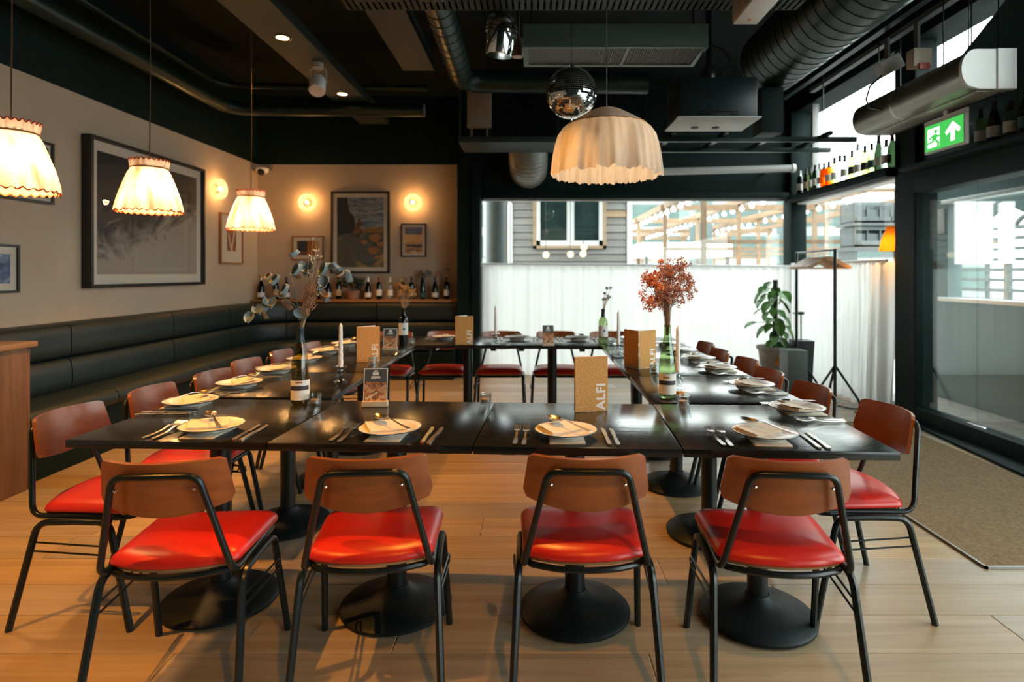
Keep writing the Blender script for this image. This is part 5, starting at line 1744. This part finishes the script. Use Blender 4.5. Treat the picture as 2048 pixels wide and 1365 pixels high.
def heart(L_, W_):
    def fn(u, v):
        s_ = 2 * u - 1
        w = W_ * (math.sin(PI * v ** 0.62) ** 0.8 if 0 < v < 1 else 0.0001)
        return (s_ * w, (v - 0.12 * (1 - s_ * s_) * 0 - 0.10 * s_ * s_ * (1 - v)) * L_, 0.25 * abs(s_) * W_ - 0.25 * L_ * v * v)
    return B().sheet(fn, 8, 10, 0.0015, lambda u, v: (0, 0, 1)).mesh('leaf', GL, 1.2)


hm = heart(0.17, 0.062)
rg = random.Random(31)
stb = B()
spots = [(1536, 572), (1530, 583), (1552, 580), (1560, 588), (1528, 596), (1525, 604), (1548, 600), (1562, 606), (1543, 590), (1535, 612), (1524, 622), (1546, 625), (1560, 628), (1532, 632), (1556, 645), (1541, 645), (1506, 652), (1526, 660), (1560, 655), (1545, 668), (1538, 655), (1566, 670), (1550, 682), (1540, 688), (1555, 690), (1568, 592), (1570, 612), (1572, 640), (1521, 590), (1550, 612), (1564, 684), (1576, 660)]
for px, py in spots:
    dy = rg.uniform(-0.15, 0.05)
    q = Vector(pt(px, py - 6, 7.15 + dy)) - Vector((x, y, 0))
    root = Vector((0.035, 0, max(zp, q.z - 0.03)))
    d = q - root
    obj('leaf', hm, pl, q - d.normalized() * 0.02, aim((d.x * 1.2 + rg.uniform(-0.05, 0.05), d.y - 0.06, -0.14 + rg.uniform(-0.1, 0.1)), rg.uniform(-0.4, 0.4)), (rg.uniform(0.75, 1.15),) * 3)
    stb.tube([root, root.lerp(q, 0.5) + Vector((0, 0, 0.02)), q], 0.003, 4)
obj('stems', stb.mesh('stems', GL), pl)
tag(obj('plant_stool', B().bbox(-0.11, 0.11, -0.11, 0.11, 0, zp + 0.03, 0.004).mesh('plant_stool', pbr('grey_green_panel', (0.09, 0.115, 0.11), 0.5)), None, (pt(1587, 700, 6.58)[0], 6.58, 0)), 'grey green box pedestal beside the plant pot', 'box')
bn = thing('black_bin', 'black tapered box with upright handle behind the coat rack', 'bin', (pt(1602, 700, 6.98)[0], 6.98, 0))
obj('body', B().add([(-0.085, -0.1, 0), (0.085, -0.1, 0), (0.085, 0.1, 0), (-0.085, 0.1, 0), (-0.10, -0.11, 0.55), (0.11, -0.11, 0.55), (0.11, 0.11, 0.55), (-0.10, 0.11, 0.55)], [(0, 1, 2, 3), (4, 5, 6, 7), (0, 1, 5, 4), (1, 2, 6, 5), (2, 3, 7, 6), (3, 0, 4, 7)]).mesh('body', STEELB, 0), bn)
obj('handle', B().tube(fillet([(0.0, 0, 0.55), (0.0, 0, 0.86), (-0.10, 0, 0.87)], 0.02, 4), 0.008, 6).bbox(-0.03, 0.03, -0.02, 0.02, 0.85, 0.885, 0.004).mesh('handle', STEELB), bn)
tag(obj('power_cable', B().tube([(3.05, 6.0, 0.008), (3.12, 5.82, 0.008), (3.22, 5.78, 0.008), (3.26, 5.68, 0.008), (3.16, 5.62, 0.008), (3.08, 5.66, 0.008)], 0.007, 6).mesh('power_cable', STEELB)), 'black cable lying on the floor below the side curtain', 'cable')

# amber lamp by the column
ORSH = cloth('amber_fabric_shade', (0.65, 0.22, 0.03), 0.65, 0.0, (0.26, 0.085, 0.008))
x, y, z = pt(1789, 502, 5.75)
al = thing('amber_lamp', 'orange pleated wall lamp half hidden by dark column', 'wall lamp', (x, y, z))
obj('lamp_shade', B().lathe([(0.13, 0.0), (0.118, 0.07), (0.10, 0.14), (0.075, 0.20), (0.068, 0.24)], 96, mod=lambda w, i: 1 + 0.02 * math.cos(24 * w), cap=False).mesh('lamp_shade', ORSH, 1.2), al)
obj('bulb', B().sphere((0, 0, 0.09), 0.028, 12, 8).mesh('bulb', FIL), al)
obj('bracket', B().tube(fillet([(0, 0, 0.12), (0, 0, -0.08), (0.0, -0.12, -0.10)], 0.03, 4), 0.008, 6).mesh('bracket', STEELB), al)
point_light('amber_lamp_light', (0, 0, 0.05), 26.0, (1.0, 0.42, 0.08), 0.03, al)

# ------------------------------------------------------------------ air curtain and exit sign
CHAMP = pbr('champagne_steel', (0.20, 0.175, 0.145), 0.35, metal=0.7, var=0.08)
ac = thing('air_curtain', 'long champagne air curtain hanging above the glass doors', 'air heater', (2.92, 4.02, 2.60))
dprof = [(0.36, 0.0), (0.36, 0.27), (0.10, 0.27)] + [(0.10 + 0.10 * math.cos(a), 0.135 + 0.135 * math.sin(a)) for a in [PI / 2 + PI * i / 12 * 0.9 for i in range(1, 12)]] + [(0.12, 0.0)]
obj('casing', B().prism(dprof, 0.03, 1.36, 'y').mesh('casing', CHAMP, 0.5), ac)
obj('end_cap', B().prism([(p[0] * 1.005, p[1] * 1.0) for p in dprof], 0.0, 0.03, 'y').mesh('end_cap', PLASTW, 0.5), ac)
obj('end_cap', B().prism(dprof, 1.36, 1.38, 'y').mesh('end_cap', CHAMP, 0.5), ac)
obj('junction_cover', B().bbox(0.24, 0.37, -0.012, 0.03, -0.004, 0.272, 0.004).mesh('junction_cover', PLASTW), ac)
obj('underside_panel', B().bbox(0.13, 0.34, 0.04, 1.34, -0.010, 0.002, 0.003).mesh('underside_panel', pbr('pale_metal', (0.42, 0.40, 0.36), 0.4, metal=0.4)), ac)
obj('outlet_slot', B().box(0.30, 0.335, 0.06, 1.32, -0.013, -0.009).mesh('outlet_slot', PRINTK, 0), ac)
obj('seam_band', B().prism([(p[0] * 1.004, 0.135 + (p[1] - 0.135) * 1.008) for p in dprof], 0.80, 0.825, 'y').mesh('seam_band', pbr('pale_band', (0.40, 0.37, 0.32), 0.4, metal=0.5), 0.5), ac)
for yy in (0.10, 0.38, 1.2):
    for xx in (0.14, 0.33):
        obj('hanging_rod', B().tube([(xx, yy, 0.27), (xx, yy, ZC - 2.60)], 0.004, 6).mesh('hanging_rod', STEELB), ac)

GREEN = pbr('exit_green', (0.06, 0.50, 0.10), 0.4, emit=(0.06, 0.62, 0.10), estr=0.75, var=0.03)
EWHITE = pbr('exit_white', (0.8, 0.8, 0.8), 0.4, emit=(0.95, 1.0, 0.93), estr=0.95, var=0.02)
es = thing('exit_sign', 'lit green exit sign with running figure and arrow', 'exit sign', (3.15, 4.525, 2.29))
obj('housing', B().bbox(0.0, 0.03, -0.225, 0.225, 0, 0.235, 0.006).mesh('housing', PLASTW), es)
pn = obj('green_panel', B().box(-0.003, 0.001, -0.208, 0.208, 0.016, 0.219).mesh('green_panel', GREEN, 0), es)
# seen from the room: +y end is on the left; u runs 0..1 left to right, v bottom to top
q = lambda u, v: (0.208 - 0.416 * u, 0.016 + 0.203 * v)
obj('door_symbol', B().prism([q(*p) for p in ((0.07, 0.12), (0.07, 0.86), (0.40, 0.86), (0.40, 0.12))], -0.0045, -0.003, 'x').mesh('door_symbol', EWHITE, 0), pn)
man = B()
for poly in ([(0.31, 0.60), (0.22, 0.60), (0.10, 0.46), (0.13, 0.42), (0.21, 0.51), (0.20, 0.36), (0.05, 0.33), (0.06, 0.27), (0.25, 0.31), (0.26, 0.40), (0.35, 0.22), (0.33, 0.05), (0.39, 0.05), (0.40, 0.25), (0.31, 0.42), (0.36, 0.48), (0.46, 0.46), (0.46, 0.51), (0.36, 0.54)],
             [(0.30 + 0.045 * math.cos(2 * PI * i / 12), 0.70 + 0.075 * math.sin(2 * PI * i / 12)) for i in range(12)]):
    man.prism([q(*p) for p in poly], -0.006, -0.0045, 'x')
obj('running_figure', man.mesh('running_figure', GREEN, 0), pn)
obj('arrow_symbol', B().prism([q(*p) for p in ((0.69, 0.15), (0.69, 0.55), (0.58, 0.42), (0.55, 0.55), (0.745, 0.88), (0.94, 0.55), (0.91, 0.42), (0.80, 0.55), (0.80, 0.15))], -0.0045, -0.003, 'x').mesh('arrow_symbol', EWHITE, 0), pn)
obj('bracket', B().box(0.005, 0.025, -0.23, 0.23, 0.235, 0.262).box(0.01, 0.02, -0.02, 0.02, 0.262, 0.31).mesh('bracket', PLASTW, 0), es)

# ------------------------------------------------------------------ ceiling services
BEAMG = pbr('green_grey_board', (0.006, 0.0145, 0.011), 0.6, var=0.15, scale=4)
tag(obj('ceiling_raft', B().bbox(-0.19, 0.19, -2.6, 2.9, 0, 0.10, 0.006).mesh('ceiling_raft', BEAMG), None, (-2.08, 4.85, 3.30)), 'long dark service raft carrying two downlights', 'raft')
tag(obj('ceiling_raft', B().bbox(-0.16, 0.16, -2.6, 2.0, 0, 0.12, 0.006).mesh('ceiling_raft', BEAMG), None, (-1.16, 4.0, 3.40)), 'shorter dark board beside the thin round duct', 'raft')
tag(obj('ceiling_raft', B().bbox(-1.1, 1.0, -0.14, 0.14, 0, 0.10, 0.006).mesh('ceiling_raft', BEAMG), None, (-1.2, 3.35, 3.08)), 'dark cross board at the top edge of the photo', 'raft')
for k, Y in enumerate((4.90, 6.44)):
    t = thing('downlight', ('lit recessed downlight nearer the viewer in the raft', 'lit recessed downlight at the far end of raft')[k], 'downlight', (-2.08, Y, 3.30), 0, 'downlights in the raft')
    obj('bezel', B().lathe([(0.062, -0.006), (0.075, -0.004), (0.075, 0.002), (0.055, 0.002), (0.055, -0.004)], 24, cap=False).mesh('bezel', STEELB), t)
    obj('lamp', B().lathe([(0.052, -0.004), (0.04, -0.007), (0.004, -0.008)], 20).mesh('lamp', glow('downlight_glow', (1.0, 0.62, 0.28), 6.0)), t)
    spot_light('downlight_beam', (0, 0, -0.02), (0, 0, -3), E_SPOT, (1.0, 0.42, 0.07), math.radians(80), 0.5, 0.04, t)
# further ceiling spots of the same kind, out of the picture
for k, (xx, Y, tgt, e) in enumerate(((-2.2, 1.0, (-2.0, 1.9, 0), 330), (0.6, -0.1, (0.4, 1.9, 0.3), 150), (-0.35, 3.0, (-0.35, 3.0, 0), 260))):
    t = thing('track_spot', ('ceiling spot above the left of the viewer', 'ceiling spot above and behind the viewer', 'ceiling spot above the gap between the tables')[k], 'spotlight', (xx, Y, 3.60), 0, 'ceiling spots over the tables')
    obj('housing', B().lathe([(0.04, -0.09), (0.045, -0.085), (0.045, 0.0), (0.02, 0.02), (0.01, 0.15)], 18).mesh('housing', STEELB), t)
    spot_light('track_spot_beam', (0, 0, -0.10), (tgt[0] - xx, tgt[1] - Y, tgt[2] - 3.6), e, (1.0, 0.40, 0.05), math.radians(58), 0.35, 0.03, t)

DUCTS = pbr('duct_seam', (0.02, 0.03, 0.027), 0.5)


def ribbed_duct(name, label, path, r, step=0.12, mat=DUCTG, n=28):
    t = thing(name, label, 'duct', path[0])
    o = Vector(path[0])
    pts = [Vector(p) - o for p in path]
    obj('pipe', B().tube(pts, r, n).mesh('pipe', mat), t)
    if step > 0.5:
        return t
    sb = B()
    for a, b_ in zip(pts[:-1], pts[1:]):
        l = (b_ - a).length
        d = (b_ - a).normalized()
        k = 0.0
        while k < l:
            c = a + d * k
            sb.tube([c, c + d * 0.008], r + 0.004, n)
            k += step
    o2 = obj('spiral_seams', sb.mesh('spiral_seams', mat), t)
    return t


ribbed_duct('spiral_duct', 'thick spiral duct above the projector', [(2.10, 1.5, 3.17), (2.04, 5.06, 3.15)], 0.27, 0.11)
ribbed_duct('round_duct', 'thin round duct running back then turning right', fillet([(-0.66, 1.5, 3.34), (-0.73, 6.15, 3.34), (1.2, 6.2, 3.34)], 0.25, 6), 0.115, 0.16)
ribbed_duct('flexible_duct', 'pale ribbed duct end above the wide window', fillet([(-0.06, 7.76, 2.70), (-0.06, 7.32, 2.70), (-0.06, 7.32, 3.5)], 0.30, 12), 0.24, 0.045, pbr('pale_duct', (0.22, 0.22, 0.20), 0.5, metal=0.3))
ribbed_duct('wall_pipe', 'thick dark pipe along the left wall top turning right', fillet([(-3.45, 0.5, 3.22), (-3.47, 6.75, 3.22), (-1.25, 6.8, 3.22)], 0.3, 6), 0.075, 0.9)
ribbed_duct('wall_pipe', 'thinner dark pipe above the thick left wall pipe', fillet([(-3.45, 0.5, 3.48), (-3.50, 6.6, 3.44), (-1.2, 6.7, 3.44)], 0.3, 6), 0.035, 1.2)

cu = thing('cooling_unit', 'flat green grey ceiling cooling unit with grilles behind mirror ball', 'air conditioner', (0.585, 4.165, 2.95))
obj('casing', B().bbox(-0.655, 0.655, 0, 0.40, 0.004, 0.155, 0.006).mesh('casing', pbr('sage_metal', (0.085, 0.135, 0.105), 0.5, var=0.06)), cu)
obj('frame', B().box(-0.655, 0.655, 0.0, 0.03, -0.012, 0.004).box(-0.655, 0.655, 0.36, 0.40, -0.012, 0.004).box(-0.655, -0.62, 0.03, 0.36, -0.012, 0.004).box(0.62, 0.655, 0.03, 0.36, -0.012, 0.004).box(0.08, 0.10, 0.03, 0.36, -0.012, 0.004).mesh('frame', pbr('sage_metal', (0.09, 0.12, 0.10), 0.5), 0), cu)
gb = B()
for i in range(76):
    xx = -0.615 + 0.0163 * i
    gb.box(xx, xx + 0.006, 0.03, 0.36, -0.006, 0.003)
gr = obj('grille_bars', gb.mesh('grille_bars', pbr('grille_brown', (0.16, 0.13, 0.11), 0.6), 0), cu)
gr['kind'] = 'stuff'
for xx in (-0.6, 0.6):
    obj('hanging_rod', B().tube([(xx, 0.2, 0.155), (xx, 0.2, ZC - 2.95)], 0.006, 6).mesh('hanging_rod', STEELB), cu)

ct_ = thing('cable_tray', 'perforated cable tray across the top of the photo', 'cable tray', (0.4, 3.725, 3.045))
tb = B().box(-1.6, 1.3, -0.10, -0.09, 0, 0.05).box(-1.6, 1.3, 0.09, 0.10, 0, 0.05)
for i in range(73):
    tb.box(-1.6 + 0.04 * i, -1.575 + 0.04 * i, -0.09, 0.09, 0, 0.004)
obj('tray', tb.mesh('tray', BEAMG, 0), ct_)
for xx in (-1.4, 0.1, 1.2):
    obj('hanging_rod', B().tube([(xx, 0, 0.0), (xx, 0, ZC - 3.045)], 0.005, 6).mesh('hanging_rod', STEELB), ct_)

# chrome can spotlight with wrapped cable
x, y, z = pt(1003, 62, 3.99)
cs = thing('chrome_spotlight', 'chrome can spotlight with black cable wound round it', 'spotlight', (x, y, z))
tilt = (0.10, 0.12, 0)
obj('can', B().lathe([(0.088, -0.165), (0.092, -0.16), (0.098, 0.0), (0.104, 0.05), (0.098, 0.10), (0.07, 0.145), (0.03, 0.165)], 36).mesh('can', CHROME), cs, (0, 0, 0), tilt)
obj('yoke', B().tube(fillet([(-0.112, 0, 0.0), (-0.115, 0, 0.20), (0.115, 0, 0.20), (0.112, 0, 0.0)], 0.03, 4), 0.006, 6).tube([(0, 0, 0.2), (0, 0, ZC - z)], 0.008, 6).mesh('yoke', STEELB), cs)
wr = [(0.106 * math.cos(0.45 * i), 0.106 * math.sin(0.45 * i), 0.05 - 0.0018 * i) for i in range(44)] + [(-0.02, -0.108, -0.05), (-0.05, -0.102, -0.09), (-0.085, -0.05, -0.12)]
obj('wound_cable', B().tube(wr, 0.0035, 5).mesh('wound_cable', STEELB), cs, (0, 0, 0), tilt)
x, y, z = pt(1035, 114, 4.6)
sd = thing('small_downlight', 'little round ceiling downlight beside the chrome can', 'downlight', (x, y, z))
obj('can', B().lathe([(0.045, 0), (0.05, 0.01), (0.05, 0.14), (0.02, 0.15), (0.008, ZC - z)], 18).mesh('can', pbr('bronze', (0.12, 0.09, 0.06), 0.4, metal=0.5)), sd)
obj('lens', B().lathe([(0.04, -0.002), (0.02, -0.006), (0.002, -0.006)], 16).mesh('lens', pbr('warm_lens', (0.5, 0.34, 0.18), 0.3)), sd)

# white track spot
x, y, z = pt(636, 165, 5.5)
ws = thing('white_spotlight', 'white adjustable spotlight hanging under the raft', 'spotlight', (x, y, z))
obj('head', B().lathe([(0.070, -0.12), (0.074, -0.11), (0.070, 0.0), (0.06, 0.05), (0.03, 0.07)], 24).mesh('head', PLASTW), ws, (0, 0, 0), (-0.55, -0.12, 0))
obj('lamp_face', B().lathe([(0.062, -0.121), (0.05, -0.118), (0.003, -0.11)], 20).mesh('lamp_face', pbr('pale_reflector', (0.75, 0.72, 0.66), 0.3)), ws, (0, 0, 0), (-0.55, -0.12, 0))
obj('yoke', B().tube(fillet([(-0.078, 0, -0.01), (-0.078, 0, 0.13), (0.078, 0, 0.13), (0.078, 0, -0.01)], 0.02, 4), 0.006, 6).lathe([(0.05, 0.13), (0.05, 3.30 - z)], 16).mesh('yoke', PLASTG), ws)

# projector
pj = thing('projector', 'ceiling projector with pale underside on black mount', 'projector', (1.33, 4.2, 2.45))
obj('base_plate', B().bbox(-0.30, 0.30, 0, 0.42, 0, 0.012, 0.003).mesh('base_plate', PLASTG), pj)
obj('housing', B().bbox(-0.28, 0.28, 0.03, 0.40, 0.012, 0.30, 0.01).mesh('housing', STEELB), pj)
obj('vent_slots', B().box(-0.14, 0.14, 0.024, 0.031, 0.045, 0.052).box(-0.14, -0.06, 0.024, 0.031, 0.028, 0.036).box(0.08, 0.14, 0.024, 0.031, 0.028, 0.036).mesh('vent_slots', CHROME, 0), pj)
obj('mount_pole', B().tube([(-0.05, 0.1, 0.30), (-0.05, 0.1, ZC - 2.45)], 0.022, 10).lathe([(0.05, 0.30), (0.06, 0.34), (0.025, 0.42)], 14, (-0.05, 0.1, 0)).mesh('mount_pole', STEELB), pj)
for xx in (-0.10, 0.06):
    obj('lamp_socket', B().lathe([(0.026, -0.006), (0.03, 0.0), (0.03, 0.001)], 16).mesh('lamp_socket', PRINTK), pj, (xx, 0.29, 0))
obj('label_strip', B().box(-0.07, 0.05, 0.12, 0.128, -0.002, 0.0).mesh('label_strip', PLASTW, 0), pj)
obj('cables', B().tube([(-0.05, 0.08, 0.6), (-0.12, 0.04, 0.45), (-0.18, 0.02, 0.36), (-0.15, 0.02, 0.30)], 0.006, 5).tube([(-0.05, 0.08, 0.55), (0.03, 0.04, 0.5), (0.08, 0.03, 0.42), (0.03, 0.02, 0.31)], 0.006, 5).mesh('cables', STEELB), pj)
tag(obj('black_trunking', B().bbox(-0.09, 0.09, -0.1, 0.1, 0, 0.375, 0.004).mesh('black_trunking', TEAL), None, (1.97, 4.95, 2.50)), 'black hanging cable box right of the projector', 'trunking')

# ladder tray, screen roller and shelf above window
ld = thing('ladder_tray', 'black cable ladder hanging in front of the window beam', 'cable tray', (2.2, 6.1, 2.62))
for yy in (-0.35, 0.15):
    obj('rail', B().bbox(-1.0, 0.85 + 0.1, yy - 0.02, yy + 0.02, 0, 0.05, 0.004).mesh('rail', DUCTG), ld)
for i in range(4):
    xx = -0.85 + 0.5 * i
    obj('rung', B().bbox(xx - 0.025, xx + 0.025, -0.45, 0.30, 0.05, 0.085, 0.004).mesh('rung', STEELB), ld)
for xx in (-0.8, 0.75):
    obj('hanging_rod', B().tube([(xx, -0.1, 0.05), (xx, -0.1, ZC - 2.62)], 0.006, 6).mesh('hanging_rod', STEELB), ld)
sr = thing('screen_roller', 'white projection screen roller across the window beam', 'screen', (2.35, 7.35, 2.62))
obj('tube_case', B().tube([(-1.0, 0, -0.02), (0.85, -0.05, 0.02)], 0.045, 16).mesh('tube_case', PLASTG), sr)
obj('end_cap', B().tube([(0.85, -0.05, 0.02), (0.89, -0.05, 0.021)], 0.055, 16).mesh('end_cap', PLASTW), sr)
for xx in (-0.8, 0.7):
    obj('bracket', B().box(xx - 0.02, xx + 0.02, -0.01, 0.43, 0.03, 0.05).mesh('bracket', STEELB, 0), sr)
tag(obj('service_shelf', B().bbox(-0.82, 0.30, 6.48, 7.04, 2.78, 2.85, 0.006).box(-0.815, -0.795, 6.50, 6.52, 2.85, ZC).box(0.27, 0.29, 6.50, 6.52, 2.85, ZC).mesh('service_shelf', BEAMG)), 'dark service shelf below the black rack', 'shelf')
tag(obj('plywood_sheet', B().bbox(-0.76, -0.48, 6.80, 6.85, 3.02, 3.46, 0.004).box(-0.72, -0.70, 6.82, 6.84, 2.85, 3.02).box(-0.54, -0.52, 6.82, 6.84, 2.85, 3.02).mesh('plywood_sheet', wood('pale_ply', (0.30, 0.20, 0.11), (0.42, 0.30, 0.18), axis=2, rough=0.6))), 'small pale plywood panel high above the corner column', 'panel')
rk2 = thing('wire_rack', 'black wire grid rack high above the window', 'rack', (0.4, 6.86, 2.86))
obj('back_board', B().box(-0.9, 1.2, 0.1, 0.14, 0, 0.72).mesh('back_board', BLACKC, 0), rk2)
wg = B()
for i in range(9):
    wg.tube([(-0.9 + 0.26 * i, 0.09, 0), (-0.9 + 0.26 * i, 0.09, 0.72)], 0.004, 5)
for j in range(5):
    wg.tube([(-0.9, 0.09, 0.16 * j + 0.03), (1.2, 0.09, 0.16 * j + 0.03)], 0.004, 5)
obj('wire_grid', wg.mesh('wire_grid', DUCTG), rk2)
eb = thing('emergency_light', 'white emergency light box at the top edge of photo', 'light box', (1.29, 3.52, 2.88))
obj('case', B().bbox(-0.075, 0.075, -0.45, 0.08, -0.01, 0.12, 0.006).mesh('case', pbr('beige_box', (0.36, 0.28, 0.21), 0.5)), eb)
obj('diffuser', B().bbox(-0.072, 0.072, -0.44, 0.07, -0.026, -0.008, 0.004).mesh('diffuser', PLASTW), eb)
obj('indicator', B().lathe([(0.010, -0.030), (0.010, -0.024)], 10).mesh('indicator', pbr('orange_indicator', (0.8, 0.25, 0.03), 0.4)), eb)
obj('stem', B().tube([(0, 0, 0.1), (0, 0, ZC - 2.88)], 0.01, 6).mesh('stem', STEELB), eb)

# rails and boxes above the air curtain
for k, (xx, zz) in enumerate(((2.80, 3.28), (3.12, 3.36))):
    rl = thing('strut_rail', ('dark ceiling strut nearer the room above air curtain', 'dark ceiling strut nearer the window above air curtain')[k], 'rail', (xx, 3.0, zz))
    obj('channel', B().box(-0.03, 0.03, 0, 3.6, 0, 0.012).box(-0.03, -0.022, 0, 3.6, 0.012, 0.045).box(0.022, 0.03, 0, 3.6, 0.012, 0.045).mesh('channel', STEELG if k else DUCTG, 0), rl)
    for yy in (0.4, 1.8, 3.2):
        obj('threaded_rod', B().tube([(0, yy, 0), (0, yy, ZC - zz)], 0.005, 6).mesh('threaded_rod', STEELB), rl)
x, y, z = pt(1838, 118, 4.6)
iso = thing('isolator_switch', 'beige isolator box with red knob above the air curtain', 'switch box', (x, y, z))
obj('box', B().bbox(-0.07, 0.07, -0.05, 0.05, -0.07, 0.07, 0.006).mesh('box', pbr('beige_plastic', (0.50, 0.42, 0.30), 0.5)), iso)
obj('red_knob', B().bbox(-0.04, 0.04, -0.07, -0.05, -0.10, -0.05, 0.006).mesh('red_knob', pbr('red_plastic', (0.5, 0.04, 0.02), 0.4)), iso)
obj('strap', B().box(-0.01, 0.01, 0.0, 0.05, 0.07, 3.30 - z).mesh('strap', STEELG, 0), iso)
x, y, z = pt(1778, 132, 4.85)
jb = thing('junction_box', 'grey junction box with black cable down to air curtain', 'junction box', (x, y, z))
obj('box', B().bbox(-0.09, 0.09, -0.05, 0.05, -0.06, 0.06, 0.006).mesh('box', PLASTG), jb, (0, 0, 0), (0, -0.5, 0))
obj('cable', B().tube([(-0.06, 0, -0.08), (-0.14, 0.03, -0.16), (-0.16, 0.05, -0.26), (-0.12, 0.08, -0.32), (0.05, 0.1, -0.34)], 0.009, 6).mesh('cable', STEELB), jb)
obj('strap', B().box(-0.01, 0.01, 0.0, 0.05, 0.05, 3.28 - z).mesh('strap', STEELG, 0), jb)
